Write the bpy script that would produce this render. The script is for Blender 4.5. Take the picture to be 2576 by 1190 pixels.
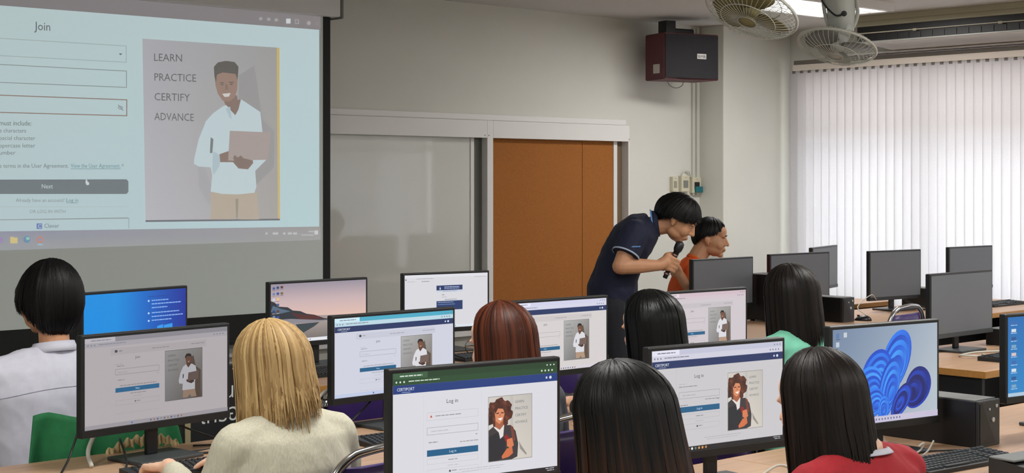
import bpy, bmesh, math, random
import numpy as np
from mathutils import Vector, Matrix, Euler, noise
random.seed(7)
for o in list(bpy.data.objects): bpy.data.objects.remove(o)
S = bpy.context.scene
COL = S.collection
R = math.radians
# ------------------------------------------------------------------ camera
F, PHI, H, HOR = 3958.0, R(43), 1.6, 460.0
CP, SP = math.cos(PHI), math.sin(PHI)
cam = bpy.data.cameras.new('camera'); camo = bpy.data.objects.new('camera', cam); COL.objects.link(camo)
camo.location = (0, 0, H); camo.rotation_euler = (R(90), 0, -PHI)
cam.sensor_width = 36; cam.lens = F / 2576 * 36; cam.shift_y = -(595 - HOR) / 2576; cam.clip_start = .05
S.camera = camo
# ------------------------------------------------------------------ world, light, exposure
wd = bpy.data.worlds.new('world'); S.world = wd; wd.use_nodes = True
wd.node_tree.nodes['Background'].inputs[0].default_value = (.95, .97, 1, 1)
wd.node_tree.nodes['Background'].inputs[1].default_value = 1.2
S.view_settings.view_transform = 'Standard'; S.view_settings.look = 'None'
S.view_settings.gamma = 1; S.view_settings.exposure = 0.0; S.view_settings.use_curve_mapping = False
LIGHT_W = 37.0          # watts per ceiling fixture
DAY_W = 76.0           # daylight just outside each window

def area(name, loc, rot, sx, sy, watt, col=(1, 1, 1)):
    l = bpy.data.lights.new(name, 'AREA'); l.shape = 'RECTANGLE'; l.size = sx; l.size_y = sy
    l.energy = watt; l.color = col
    o = bpy.data.objects.new(name, l); COL.objects.link(o); o.location = loc; o.rotation_euler = rot
    return o
WALLX, WALLY, CEIL, LX, BY = 10.83, 8.4, 2.88, -1.2, -1.8
for (y0, y1) in ((4.5, 8.0), (.6, 3.85)):
    area('daylight', (WALLX + .24, (y0 + y1) / 2, 1.24), (0, R(90), 0), 1.4, y1 - y0, DAY_W, (.97, .97, 1))
    area('daylight_under_eave', (WALLX + .24, (y0 + y1) / 2, 2.24), (0, R(90), 0), .5, y1 - y0, DAY_W * .24, (1, .86, .79))

# ------------------------------------------------------------------ geometry helpers
def wp(px, py, Z):
    a = (px - 1288) / F
    return Vector((Z * (a * CP + SP), Z * (-a * SP + CP), H - (py - HOR) / F * Z))
def on_y(px, py, Y):            # point of a plane Y = const seen at a pixel
    a = (px - 1288) / F
    return wp(px, py, Y / (-a * SP + CP))
def on_x(px, py, X):
    a = (px - 1288) / F
    return wp(px, py, X / (a * CP + SP))
def on_z(px, py, z): return wp(px, py, (H - z) * F / (py - HOR))

def lin(c):
    return tuple(((v / 255) / 12.92 if v / 255 <= .04045 else ((v / 255 + .055) / 1.055) ** 2.4) for v in c)

MATS = {}
def mat(name, col, rough=.6, metal=0, noise_s=0, noise_a=.1, stretch=(1, 1, 1), bump=0, spec=.5, coat=0, trans=0, emit=0):
    if name in MATS: return MATS[name]
    m = bpy.data.materials.new(name); m.use_nodes = True; nt = m.node_tree
    b = nt.nodes['Principled BSDF']; c = lin(col)
    b.inputs['Base Color'].default_value = (*c, 1); b.inputs['Roughness'].default_value = rough
    b.inputs['Metallic'].default_value = metal; b.inputs['Specular IOR Level'].default_value = spec
    b.inputs['Coat Weight'].default_value = coat
    if emit:
        b.inputs['Emission Color'].default_value = (*c, 1); b.inputs['Emission Strength'].default_value = emit
    if noise_s:
        tc = nt.nodes.new('ShaderNodeTexCoord'); mp = nt.nodes.new('ShaderNodeMapping')
        mp.inputs['Scale'].default_value = stretch
        n = nt.nodes.new('ShaderNodeTexNoise'); n.inputs['Scale'].default_value = noise_s; n.inputs['Detail'].default_value = 4
        nt.links.new(tc.outputs['Object'], mp.inputs[0]); nt.links.new(mp.outputs[0], n.inputs['Vector'])
        r = nt.nodes.new('ShaderNodeMapRange'); r.inputs[1].default_value = .3; r.inputs[2].default_value = .7
        r.inputs[3].default_value = 1 - noise_a; r.inputs[4].default_value = 1 + noise_a
        nt.links.new(n.outputs[0], r.inputs[0])
        mx = nt.nodes.new('ShaderNodeVectorMath'); mx.operation = 'SCALE'; mx.inputs[0].default_value = c
        nt.links.new(r.outputs[0], mx.inputs['Scale']); nt.links.new(mx.outputs[0], b.inputs['Base Color'])
        if bump:
            bp = nt.nodes.new('ShaderNodeBump'); bp.inputs['Strength'].default_value = bump; bp.inputs['Distance'].default_value = .003
            nt.links.new(n.outputs[0], bp.inputs['Height']); nt.links.new(bp.outputs[0], b.inputs['Normal'])
    if trans:
        tr = nt.nodes.new('ShaderNodeBsdfTranslucent'); tr.inputs[0].default_value = (*c, 1)
        mix = nt.nodes.new('ShaderNodeMixShader'); mix.inputs[0].default_value = trans
        out = nt.nodes['Material Output']
        nt.links.new(b.outputs[0], mix.inputs[1]); nt.links.new(tr.outputs[0], mix.inputs[2]); nt.links.new(mix.outputs[0], out.inputs[0])
    MATS[name] = m
    return m

def mesh_obj(name, me, m=None, parent=None, loc=(0, 0, 0), rot=(0, 0, 0), smooth=False):
    o = bpy.data.objects.new(name, me); COL.objects.link(o)
    if m and not me.materials: me.materials.append(m)
    o.location = loc; o.rotation_euler = rot
    if parent: o.parent = parent
    if smooth: me.shade_smooth()
    return o
def obj(name, bm, m, parent=None, loc=(0, 0, 0), rot=(0, 0, 0), smooth=False):
    me = bpy.data.meshes.new(name); bm.normal_update(); bm.to_mesh(me); bm.free()
    return mesh_obj(name, me, m, parent, loc, rot, smooth)
def tag(o, label=None, cat=None, group=None, kind=None):
    if label: o['label'] = label
    if cat: o['category'] = cat
    if group: o['group'] = group
    if kind: o['kind'] = kind
    return o
def thing(name, label, cat, loc=(0, 0, 0), rz=0, group=None):
    o = bpy.data.objects.new(name, None); COL.objects.link(o); o.empty_display_size = .1
    o.location = loc; o.rotation_euler = (0, 0, rz)
    return tag(o, label, cat, group)
def struct(name, bm, m, parent=None, **k):
    o = obj(name, bm, m, parent, **k)
    if not parent: o['kind'] = 'structure'
    return o
def copy_tree(o, parent=None):
    c = o.copy(); COL.objects.link(c)
    if parent: c.parent = parent
    for ch in list(o.children): copy_tree(ch, c)
    return c

def box(bm, lo, hi, bev=0, seg=2, mtx=None):
    lo, hi = Vector(lo), Vector(hi)
    r = bmesh.ops.create_cube(bm, size=1)
    vs = r['verts']; d = hi - lo; c = (hi + lo) / 2
    for v in vs: v.co = Vector((v.co.x * d.x, v.co.y * d.y, v.co.z * d.z)) + c
    if bev:
        es = list({e for v in vs for e in v.link_edges})
        rr = bmesh.ops.bevel(bm, geom=es, offset=bev, segments=seg, affect='EDGES', profile=.5)
        vs = list({v for f in rr['faces'] for v in f.verts} | {v for v in vs if v.is_valid})
    if mtx is not None: bmesh.ops.transform(bm, matrix=mtx, verts=[v for v in vs if v.is_valid])
    return bm
def nb(): return bmesh.new()
def bx(lo, hi, bev=0, seg=2): return box(nb(), lo, hi, bev, seg)

def frames(pts):
    pts = [Vector(p) for p in pts]; T = []
    for i in range(len(pts)):
        a = pts[max(i - 1, 0)]; b = pts[min(i + 1, len(pts) - 1)]
        t = (b - a); T.append(t.normalized() if t.length > 1e-9 else Vector((0, 0, 1)))
    n = T[0].orthogonal().normalized(); N = []
    for t in T:
        n = (n - t * n.dot(t)); n = n.normalized() if n.length > 1e-6 else t.orthogonal().normalized()
        N.append(n)
    return pts, T, N
def tube(bm, pts, rad, n=8, cap=True):
    pts, T, N = frames(pts)
    if not hasattr(rad, '__len__'): rad = [rad] * len(pts)
    rings = []
    for p, t, nn, r in zip(pts, T, N, rad):
        b = t.cross(nn)
        rings.append([bm.verts.new(p + (nn * math.cos(2 * math.pi * k / n) + b * math.sin(2 * math.pi * k / n)) * r) for k in range(n)])
    for A, B in zip(rings, rings[1:]):
        for k in range(n): bm.faces.new((A[k], A[(k + 1) % n], B[(k + 1) % n], B[k]))
    if cap:
        bm.faces.new(rings[0][::-1]); bm.faces.new(rings[-1])
    return bm
def lathe(bm, prof, n=24, mtx=None):
    rings = []
    for (r, z) in prof:
        rings.append([bm.verts.new((max(r, 1e-4) * math.cos(2 * math.pi * k / n), max(r, 1e-4) * math.sin(2 * math.pi * k / n), z)) for k in range(n)])
    for A, B in zip(rings, rings[1:]):
        for k in range(n): bm.faces.new((A[k], A[(k + 1) % n], B[(k + 1) % n], B[k]))
    bm.faces.new(rings[0][::-1]); bm.faces.new(rings[-1])
    if mtx is not None: bmesh.ops.transform(bm, matrix=mtx, verts=[v for r in rings for v in r])
    return bm
def prism(bm, poly, z0, z1):
    a = [bm.verts.new((x, y, z0)) for x, y in poly]; b = [bm.verts.new((x, y, z1)) for x, y in poly]
    n = len(poly)
    for k in range(n): bm.faces.new((a[k], a[(k + 1) % n], b[(k + 1) % n], b[k]))
    bm.faces.new(a[::-1]); bm.faces.new(b)
    return bm
def spline(pts, n=6):
    pts = [Vector(p) for p in pts]; out = []
    P = [pts[0]] + pts + [pts[-1]]
    for i in range(1, len(P) - 2):
        a, b, c, d = P[i - 1:i + 3]
        for k in range(n):
            t = k / n
            out.append(.5 * ((2 * b) + (c - a) * t + (2 * a - 5 * b + 4 * c - d) * t * t + (3 * b - a - 3 * c + d) * t ** 3))
    out.append(pts[-1])
    return out

# ------------------------------------------------------------------ flat print (screens, lettering)
def glow_material(name, strength, base=(.02, .02, .02), rough=.35):
    m = bpy.data.materials.new(name); m.use_nodes = True; nt = m.node_tree; b = nt.nodes['Principled BSDF']
    at = nt.nodes.new('ShaderNodeAttribute'); at.attribute_name = 'print'
    nt.links.new(at.outputs['Color'], b.inputs['Emission Color']); b.inputs['Emission Strength'].default_value = strength
    b.inputs['Base Color'].default_value = (*base, 1); b.inputs['Roughness'].default_value = rough
    return m
M_SCREEN = glow_material('lit_display', 1.0)
M_PROJ = glow_material('projected_light', .62, (.42, .43, .42), .8)
def ink_material():
    m = bpy.data.materials.new('printed_ink'); m.use_nodes = True; nt = m.node_tree; b = nt.nodes['Principled BSDF']
    at = nt.nodes.new('ShaderNodeAttribute'); at.attribute_name = 'print'
    nt.links.new(at.outputs['Color'], b.inputs['Base Color']); b.inputs['Roughness'].default_value = .5
    return m
M_INK = ink_material()
TXT = {}
def text_tris(s):
    if s in TXT: return TXT[s]
    cu = bpy.data.curves.new('t', 'FONT'); cu.body = s; cu.resolution_u = 2; cu.size = 1
    o = bpy.data.objects.new('t', cu); COL.objects.link(o)
    dg = bpy.context.evaluated_depsgraph_get(); me = o.evaluated_get(dg).to_mesh()
    vs = [v.co.copy() for v in me.vertices]; fs = [tuple(p.vertices) for p in me.polygons]
    bpy.data.objects.remove(o); bpy.data.curves.remove(cu)
    w = max((v.x for v in vs), default=1); x0 = min((v.x for v in vs), default=0)
    TXT[s] = (vs, fs, x0, w); return TXT[s]
class Canvas:
    """flat artwork in (u, v) with v downwards; mapped onto a plane by fn(u, v, lift)"""
    def __init__(s, fn, asp=1.0): s.fn, s.v, s.f, s.c, s.l, s.asp = fn, [], [], [], 0, asp
    def poly(s, pts, col, lift=True):
        if lift: s.l += 1
        b = len(s.v); s.v += [s.fn(u, v, s.l) for u, v in pts]
        cols = col if isinstance(col, list) else [col] * len(pts)
        s.f.append(tuple(range(b, b + len(pts)))); s.c.append([lin(c) for c in cols])
    def rect(s, u0, v0, u1, v1, col, col2=None):
        s.poly([(u0, v0), (u1, v0), (u1, v1), (u0, v1)], [col, col, col2, col2] if col2 else col)
    def frame(s, u0, v0, u1, v1, col, t=.003):
        ta = t * s.asp
        s.rect(u0, v0, u1, v0 + ta, col); s.rect(u0, v1 - ta, u1, v1, col); s.rect(u0, v0, u0 + t, v1, col); s.rect(u1 - t, v0, u1, v1, col)
    def disc(s, u, v, ru, rv, col, n=14): s.poly([(u + ru * math.cos(2 * math.pi * k / n), v + rv * math.sin(2 * math.pi * k / n)) for k in range(n)], col)
    def text(s, u, v, size, body, col, width=None, align='l', aspect=None, slope=0):
        """baseline at v; size = height of a line in v units; width forces the length in u"""
        vs, fs, x0, w = text_tris(body)
        k = size / (s.asp if aspect is None else aspect)
        if width: k = width / max(w - x0, 1e-6)
        off = 0 if align == 'l' else (-(w + x0) / 2 * k if align == 'c' else -w * k)
        s.l += 1; b = len(s.v)
        s.v += [s.fn(u + off + p.x * k, v - p.y * size + slope * (off + p.x * k), s.l) for p in vs]
        for f in fs: s.f.append(tuple(b + i for i in f)); s.c.append([lin(col)] * len(f))
    def lines(s, u0, v, u1, h, col, n=1, dv=0):      # small body copy too fine to read
        s.l += 1
        for k in range(n):
            u = u0
            while u < u1:
                w = random.uniform(.014, .035); b_ = min(u + w, u1); t_ = v + k * dv; s.poly([(u, t_), (b_, t_), (b_, t_ + h * .75), (u, t_ + h * .75)], col, False); u += w + .004
    def build(s, name, m, parent=None, **k):
        me = bpy.data.meshes.new(name); me.from_pydata([tuple(v) for v in s.v], [], s.f)
        at = me.color_attributes.new('print', 'FLOAT_COLOR', 'CORNER')
        arr = np.array([(*c, 1) for fc in s.c for c in fc], dtype=np.float32).ravel()
        at.data.foreach_set('color', arr)
        return mesh_obj(name, me, m, parent, **k)

# ------------------------------------------------------------------ the room
m_wall = mat('wall_paint', (215, 214, 206), .75, noise_s=3, noise_a=.02, bump=.05)
m_ceil = mat('ceiling_paint', (205, 202, 198), .8, noise_s=2, noise_a=.02)
m_floor = mat('floor_vinyl', (150, 145, 138), .45, noise_s=6, noise_a=.06)
m_white = mat('white_trim', (226, 224, 222), .45)
m_alu = mat('aluminium', (178, 178, 172), .4, metal=.3)
T = .12
struct('floor', bx((LX - T, BY - T, -.1), (WALLX + T, WALLY + T, 0)), m_floor)
struct('ceiling', bx((LX - T, BY - T, CEIL), (WALLX + T, WALLY + T, CEIL + .1)), m_ceil)
struct('wall_front', bx((LX - T, WALLY, 0), (WALLX + T, WALLY + T, CEIL)), m_wall)
struct('wall_back', bx((LX - T, BY - T, 0), (WALLX + T, BY, CEIL)), m_wall)
struct('wall_left', bx((LX - T, BY, 0), (LX, WALLY, CEIL)), m_wall)
WIN = ((4.5, 7.98), (.6, 3.85)); WZ0, WZ1 = .55, 2.52
bm = nb()
box(bm, (WALLX, BY, 0), (WALLX + T, WALLY, WZ0)); box(bm, (WALLX, BY, WZ1), (WALLX + T, WALLY, CEIL))
for y0, y1 in ((BY, .6), (3.85, 4.5), (7.98, WALLY)): box(bm, (WALLX, y0, WZ0), (WALLX + T, y1, WZ1))
struct('wall_right', bm, m_wall)
# column in the front right corner
cxl = on_y(1760, 300, WALLY).x; cy = 8.15
struct('trim_1', bx((cxl, cy, 0), (WALLX, WALLY, CEIL), .006), m_wall)
m_glass = mat('window_glass', (235, 240, 240), .05)
m_glass.node_tree.nodes['Principled BSDF'].inputs['Transmission Weight'].default_value = 1
m_glass.node_tree.nodes['Principled BSDF'].inputs['IOR'].default_value = 1.02
for i, (y0, y1) in enumerate(WIN):
    fr = nb(); xw = WALLX + .03
    ys = [y0, y0 + (y1 - y0) / 3, y0 + 2 * (y1 - y0) / 3, y1]
    for z0, z1 in ((WZ0, WZ0 + .05), (1.95, 2.0), (WZ1 - .05, WZ1)): box(fr, (xw, y0, z0), (xw + .05, y1, z1))
    for y in ys: box(fr, (xw + .001, max(y0, y - .025), WZ0), (xw + .049, min(y1, y + .025), WZ1))
    w = struct('window_%d' % (i + 1), fr, m_alu)
    for a, b in zip(ys, ys[1:]):
        for z0, z1 in ((WZ0 + .05, 1.95), (2.0, WZ1 - .05)):
            obj('pane', bx((xw + .02, a + .025, z0), (xw + .026, b - .025, z1)), m_glass, w)
    obj('sill', bx((WALLX - .06, y0 - .03, WZ0 - .03), (WALLX + .03, y1 + .03, WZ0), .004), m_white, w)

# ceiling light fixtures
m_tube = mat('light_diffuser', (250, 252, 250), .5, emit=2.2)
FIX = [(9.0, 6.65), (9.0, 3.4), (6.0, 3.4), (3.0, 3.4), (9.0, .2), (6.0, .2), (3.0, .2), (.2, 3.4), (.2, .2)]
def fixture(x, y, label):
    t = thing('ceiling_light', label, 'light', (x, y, CEIL), 0, 'ceiling light panels')
    fr = nb()
    for s in (-1, 1):
        box(fr, (-.62, s * .3 - .02, -.06), (.62, s * .3 + .02, 0)); box(fr, (s * .61 - .02, -.3, -.06), (s * .61 + .02, .3, 0))
    obj('frame', fr, m_white, t)
    obj('diffuser', bx((-.59, -.28, -.045), (.59, .28, -.03)), m_tube, t)
    for k in range(3): obj('divider', bx((-.59, -.14 + .14 * k - .004, -.056), (.59, -.14 + .14 * k + .004, -.046)), m_white, t)
    a = area('tube_light', (0, 0, -.06), (0, 0, 0), 1.1, .5, LIGHT_W, (1, .985, .95)); a.parent = t
    return t
for k, (x, y) in enumerate(FIX):
    fixture(x, y, 'lit ceiling light panel above the hanging fans by the front corner' if k == 0 else 'lit ceiling light panel over the rear desks, out of view')

# ------------------------------------------------------------------ vertical blinds
m_slat = mat('blind_fabric', (202, 199, 202), .8, noise_s=90, noise_a=.03, trans=.3)
m_rail = mat('blind_rail', (120, 114, 108), .5)
m_rail2 = mat('blind_valance', (236, 226, 216), .5)
def blinds(y0, y1, label):
    t = thing('vertical_blind', label, 'blinds', (WALLX - .1, y0, 0), 0, 'vertical blinds on the window wall')
    L = y1 - y0
    obj('head_rail', bx((-.03, 0, 2.585), (.06, L, 2.62), .004), m_rail, t)
    obj('valance', bx((-.045, 0, 2.535), (-.02, L, 2.584), .003), m_rail2, t)
    bmw = nb()
    for s in range(5):
        x = -.012 * math.sin(math.pi * s / 4); y = -.044 + .088 * s / 4
        for z in (.62, 2.53): bmw.verts.new((x, y, z))
    bmw.verts.ensure_lookup_table(); vs = bmw.verts
    for s in range(4): bmw.faces.new((vs[2 * s], vs[2 * s + 2], vs[2 * s + 3], vs[2 * s + 1]))
    me = bpy.data.meshes.new('slat'); bmw.to_mesh(me); bmw.free(); me.materials.append(m_slat); me.shade_smooth()
    n = int(L / .078); cm = bpy.data.meshes.new('carrier')
    bc = bx((-.02, -.012, 2.515), (.0, .012, 2.54)); bc.to_mesh(cm); bc.free(); cm.materials.append(m_rail)
    for k in range(n + 1):
        sl = mesh_obj('slat', me, None, t, (.01, .03 + k * .078, 0), (0, 0, R(random.gauss(9, 1.2))))
        mesh_obj('carrier', cm, None, sl)
    return t
blinds(4.42, 8.02, 'white vertical blinds hanging over the bright window beside the corner column')
blinds(.5, 3.9, 'white vertical blinds over the farther-back window, out of view')

# ------------------------------------------------------------------ ceiling air conditioner above the blinds
m_cream = mat('cream_casing', (176, 172, 148), .4)
m_black = mat('black_plastic', (22, 23, 25), .45, noise_s=40, noise_a=.1)
m_gloss = mat('glossy_white_panel', (226, 222, 220), .12, spec=.6)
ac = thing('air_conditioner', 'long cream ceiling air conditioner with black air slot above the blinds', 'air conditioner', (10.2, 4.6, CEIL))
AL = 2.45
obj('casing', bx((.02, 0, -.17), (.55, AL, 0), .01), m_cream, ac)
obj('upper_lip', bx((-.01, 0, -.045), (.02, AL, -.0), .003), m_cream, ac)
obj('front_panel', bx((-.005, 0, -.085), (.03, AL, -.045), .003), m_cream, ac)
sl = obj('air_slot', bx((-.004, .01, -.196), (.03, AL - .01, -.086)), m_black, ac)
obj('vane', bx((-.03, .03, -.14), (.0, AL - .03, -.134)), mat('vane', (196, 192, 172), .4), ac)
for k in range(3): obj('vane_clip', bx((-.034, .5 + k * .7, -.147), (-.02, .53 + k * .7, -.13)), m_cream, ac)
for k in range(24): obj('louvre', bx((-.009, .08 + k * .1, -.192), (-.003, .083 + k * .1, -.15)), mat('louvre', (45, 48, 50), .4), ac)
obj('lower_lip', bx((-.0, 0, -.207), (.06, AL, -.196), .003), m_alu, ac)
bmx = nb(); prism(bmx, [(.06, -.2), (.56, -.235), (.56, -.17), (.06, -.17)], 0, AL)
bmesh.ops.transform(bmx, matrix=Matrix(((1, 0, 0, 0), (0, 0, 1, 0), (0, 1, 0, 0), (0, 0, 0, 1))), verts=bmx.verts)
bmesh.ops.recalc_face_normals(bmx, faces=bmx.faces)
obj('bottom_panel', bmx, m_gloss, ac)
obj('drain_rod', tube(nb(), [(-.02, .95, -.2), (-.02, .95, -.33)], .006), m_black, ac)
# grey ledge above the rail
struct('trim_2', bx((WALLX - .13, 4.3, 2.63), (WALLX, 7.75, 2.645)), m_white)

# ------------------------------------------------------------------ sliding board cabinet on the front wall
YB = WALLY - .09
def bx_x(px): return on_y(px, 400, YB).x
xb = {k: bx_x(v) for k, v in dict(post0=1226, post1=1241, end=1584, cork1=1556, wb1=1197, wb2=1206).items()}
xb0 = on_y(560, 400, YB).x
m_wb = mat('whiteboard_enamel', (202, 203, 195), .3, spec=.6, coat=1.0); m_wb.node_tree.nodes['Principled BSDF'].inputs['Coat Roughness'].default_value = .05
m_cork = mat('orange_cork', (156, 94, 32), .85, noise_s=160, noise_a=.18, bump=.25)
m_corkrim = mat('brown_edge', (118, 96, 74), .6)
m_grey = mat('grey_edge', (120, 122, 116), .5)
bd = thing('sliding_board', 'white framed sliding board with whiteboard half and orange cork half on the front wall', 'board', (xb0, YB, 0))
def part(name, x0, x1, y0, y1, z0, z1, m, bev=.003): return obj(name, bx((x0 - xb0, y0, z0), (x1 - xb0, y1, z1), bev), m, bd)
part('header', xb0, xb['post0'], 0, .03, 1.92, 2.045, m_white); part('header', xb['post1'], xb['end'], 0, .03, 1.92, 2.045, m_white)
part('top_ledge', xb0, xb['end'], .035, .09, 2.047, 2.09, m_white)
part('post', xb['post0'], xb['post1'], 0, .06, .6, 2.045, m_white)
part('bottom_rail', xb0, xb['end'], .0, .08, .52, .6, m_white)
part('whiteboard', xb0, xb['wb1'], .062, .07, .6, 1.95, m_wb, 0)
part('whiteboard_edge', xb['wb1'], xb['wb2'], .055, .075, .6, 1.95, m_white)
part('backing', xb['wb2'], xb['post0'], .075, .085, .6, 1.95, m_grey, 0)
part('cork_panel', xb['post1'], bx_x(1478), .058, .07, .6, 1.95, m_cork, .001); part('cork_panel', bx_x(1479), xb['cork1'], .058, .07, .6, 1.95, m_cork, .001)
part('cork_edge', xb['cork1'], bx_x(1565), .05, .072, .6, 1.95, m_white)
part('side_gap', bx_x(1565), bx_x(1581), .07, .088, .6, 1.95, m_corkrim, 0)
part('end_post', bx_x(1581), xb['end'], .0, .09, .6, 1.92, m_white)
for px in (1219, 1229, 1582): part('screw', bx_x(px), bx_x(px) + .006, -.004, 0, 1.935, 1.941, m_grey, 0)

# ------------------------------------------------------------------ projection screen
YS = WALLY - .24
def sx(px): return on_y(px, 400, YS).x
xs1 = sx(831); xs0 = xs1 - 3.1; zb = on_y(340, 818, YS).z
ps = thing('projection_screen', 'large pull-down projection screen showing a sign-up page with a man holding a laptop', 'screen', ((xs0 + xs1) / 2, YS, zb))
def pl(p): return (p[0] - (xs0 + xs1) / 2, p[1] - YS, p[2] - zb)
m_fab = mat('screen_fabric', (226, 234, 232), .85)
m_bord = mat('screen_border', (20, 22, 22), .7)
ztop = 2.66
xe = sx(813)
def sbox(name, x0, x1, z0, z1, y0, y1, m, bev=0):
    c = (xs0 + xs1) / 2; return obj(name, bx((x0 - c, y0, z0 - zb), (x1 - c, y1, z1 - zb), bev), m, ps)
sbox('fabric', xs0, xe, zb + .02, ztop, .002, .006, m_fab)
sbox('border', xe, xs1, zb, ztop, .0, .008, m_bord)
sbox('lower_border', xs0, xe, zb - .13, zb + .02, .0, .008, m_bord); sbox('weight_bar', xs0, xs1, zb - .16, zb - .13, -.012, .02, m_bord, .006)
sbox('housing', xs0 - .1, sx(846), ztop, ztop + .12, -.05, .08, m_white, .01); sbox('end_cap', sx(846), sx(853), ztop - .01, ztop + .12, -.055, .085, m_grey, .01)
cv = Canvas(lambda u, v, l: pl(on_y(u, v, YS - .0006 - l * .00004)), 1.0)
PW = (196, 220, 224)
BR, BR2 = (128, 121, 128), (118, 113, 120)
cv.poly([(-60, -60), (806, -60), (806, 76), (-60, 10)], [BR2, BR, BR, BR2])
cv.poly([(-60, 9), (803, 75), (803, 570), (-60, 583)], [PW, (200, 226, 232), (186, 222, 230), (188, 214, 222)])
cv.poly([(-60, 583), (806, 570), (806, 604), (-60, 632)], [(134, 140, 168), (150, 146, 150), (150, 152, 152), (150, 156, 164)])
DK = (52, 66, 76)
cv.text(88, 75, 30, 'Join', DK, width=40, slope=.07)
def ptext(u, v, h, s, col, w, slope): cv.text(u, v, h, s, col, width=w, slope=slope)
def field(y0l, y0r, y1l, y1r, xr, col, t):
    cv.poly([(-60, y0l), (xr, y0r), (xr, y0r + t), (-60, y0l + t)], col); cv.poly([(-60, y1l), (xr, y1r), (xr, y1r + t), (-60, y1l + t)], col)
    cv.poly([(xr - t, y0r), (xr, y0r), (xr, y1r), (xr - t, y1r)], col)
field(92, 115, 136, 156, 318, (150, 168, 172), 1.4)
cv.poly([(299, 134), (308, 135), (303, 139)], DK)
field(158, 178, 204, 219, 319, (118, 132, 138), 1.8)
field(236, 250, 280, 290, 320, (128, 92, 84), 2.4)
cv.disc(303, 271, 6, 4.5, (120, 130, 136)); cv.disc(303, 271, 4, 2.8, PW); cv.poly([(296, 264), (298, 263), (311, 278), (309, 279)], (120, 130, 136))
ptext(-2, 315, 17, 'must include:', DK, 80, .01); ptext(-2, 333, 15, 'e characters', (84, 98, 106), 67, .01)
ptext(-2, 352, 15, 'pecial character', (84, 98, 106), 90, .005); ptext(-2, 371, 15, 'ppercase letter', (84, 98, 106), 90, 0); ptext(-2, 389, 15, 'umber', (84, 98, 106), 40, 0)
ptext(-2, 422, 15, 'e terms in the User Agreement.', (84, 98, 106), 174, 0); ptext(178, 422, 15, 'View the User Agreement.', (52, 128, 142), 125, 0); ptext(306, 423, 15, '*', DK, 5, 0)
cv.rect(178, 424, 303, 425.2, (52, 128, 142))
cv.poly([(-60, 452), (318, 451), (323, 456), (323, 483), (318, 488), (-60, 488)], (78, 98, 112))
ptext(104, 474, 16, 'Next', (206, 224, 230), 28, 0)
cv.poly([(216, 452), (219, 452), (220, 457), (224, 459), (224, 465), (218, 466), (215, 460)], (225, 232, 236))
ptext(40, 508, 13, 'Already have an account?', (112, 128, 134), 122, 0); ptext(166, 508, 13, 'Log in', (46, 116, 132), 30, 0)
cv.rect(166, 510, 196, 511, (46, 116, 132))
cv.rect(-60, 520, 323, 521, (168, 188, 192)); ptext(74, 536, 12, 'OR LOG IN WITH', (120, 136, 142), 90, 0)
cv.poly([(-60, 553), (322, 547), (325, 549), (325, 575.5), (323.5, 575.5), (323.5, 550), (-60, 555)], (132, 150, 156))
cv.rect(92, 562, 106, 576, (66, 112, 190)); cv.text(95, 574, 14, 'C', (215, 228, 240), width=8); ptext(111, 573, 15, 'Clever', (70, 92, 120), 37, 0)
# advert photograph
cv.poly([(358, 97), (702, 120), (704, 552), (366, 556)], [(178, 180, 190), (160, 160, 162), (166, 162, 160), (190, 190, 202)])
cv.poly([(600, 190), (640, 165), (660, 300), (690, 330), (690, 420), (640, 470), (600, 300)], (150, 150, 154))
cv.poly([(498, 420), (512, 415), (534, 470), (528, 520), (500, 470)], (168, 168, 176))
cv.poly([(696, 120), (703, 120.5), (704.5, 552), (699, 552)], (218, 186, 92)); cv.poly([(366, 554), (704, 550), (704, 554.5), (366, 558.5)], (66, 74, 96))
for i, (s_, w) in enumerate((('LEARN', 70), ('PRACTICE', 105), ('CERTIFY', 89), ('ADVANCE', 99))): cv.text(386 + i * .8, 153 + i * 49.6, 27, s_, (62, 70, 80), width=w, slope=.03)
SK, SKS, SH, SHS = (150, 112, 98), (122, 90, 80), (202, 224, 232), (176, 202, 214)
cv.poly([(529, 484), (646, 484), (652, 552), (600, 552), (597, 530), (590, 552), (529, 552), (532, 520)], (186, 170, 150)); cv.poly([(592, 500), (600, 500), (598, 548), (594, 548)], (150, 136, 120))
cv.poly([(590, 255), (560, 268), (536, 285), (518, 305), (500, 350), (489, 398), (488, 412), (500, 419), (530, 421), (534, 440), (530, 482), (560, 488), (600, 489), (640, 485), (645, 470), (642, 430), (672, 400), (660, 330), (655, 282), (634, 268), (607, 250)], SH)
cv.poly([(530, 345), (537, 350), (534, 385), (528, 385)], (96, 110, 120)); cv.poly([(536, 380), (556, 392), (552, 418), (538, 440), (534, 430)], SHS)
cv.poly([(590, 252), (606, 250), (600, 275), (592, 290), (578, 275)], SKS); cv.poly([(560, 240), (597, 240), (598, 258), (588, 282), (566, 262)], SKS)
cv.poly([(541, 195), (548, 180), (592, 180), (598, 195), (597, 225), (590, 245), (576, 257), (560, 253), (548, 236), (542, 215)], SK)
cv.poly([(538, 168), (548, 157), (568, 153), (590, 156), (600, 168), (598, 200), (592, 186), (560, 182), (546, 188), (543, 208), (539, 190)], (44, 42, 44))
cv.poly([(559, 236), (580, 234), (576, 243), (565, 244)], (226, 222, 220)); cv.rect(553, 207, 563, 209.5, (60, 46, 42)); cv.rect(576, 206, 588, 208.5, (60, 46, 42)); cv.disc(559, 213, 3.5, 1.8, (56, 44, 42)); cv.disc(582, 212, 3.5, 1.8, (56, 44, 42))
cv.poly([(568, 212), (572, 212), (575, 226), (566, 227)], SKS)
cv.poly([(568, 274), (579, 268), (583, 300), (577, 295)], SHS)
cv.poly([(552, 388), (575, 380), (600, 384), (634, 392), (637, 410), (624, 426), (600, 424), (586, 408), (554, 408)], SKS)
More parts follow.
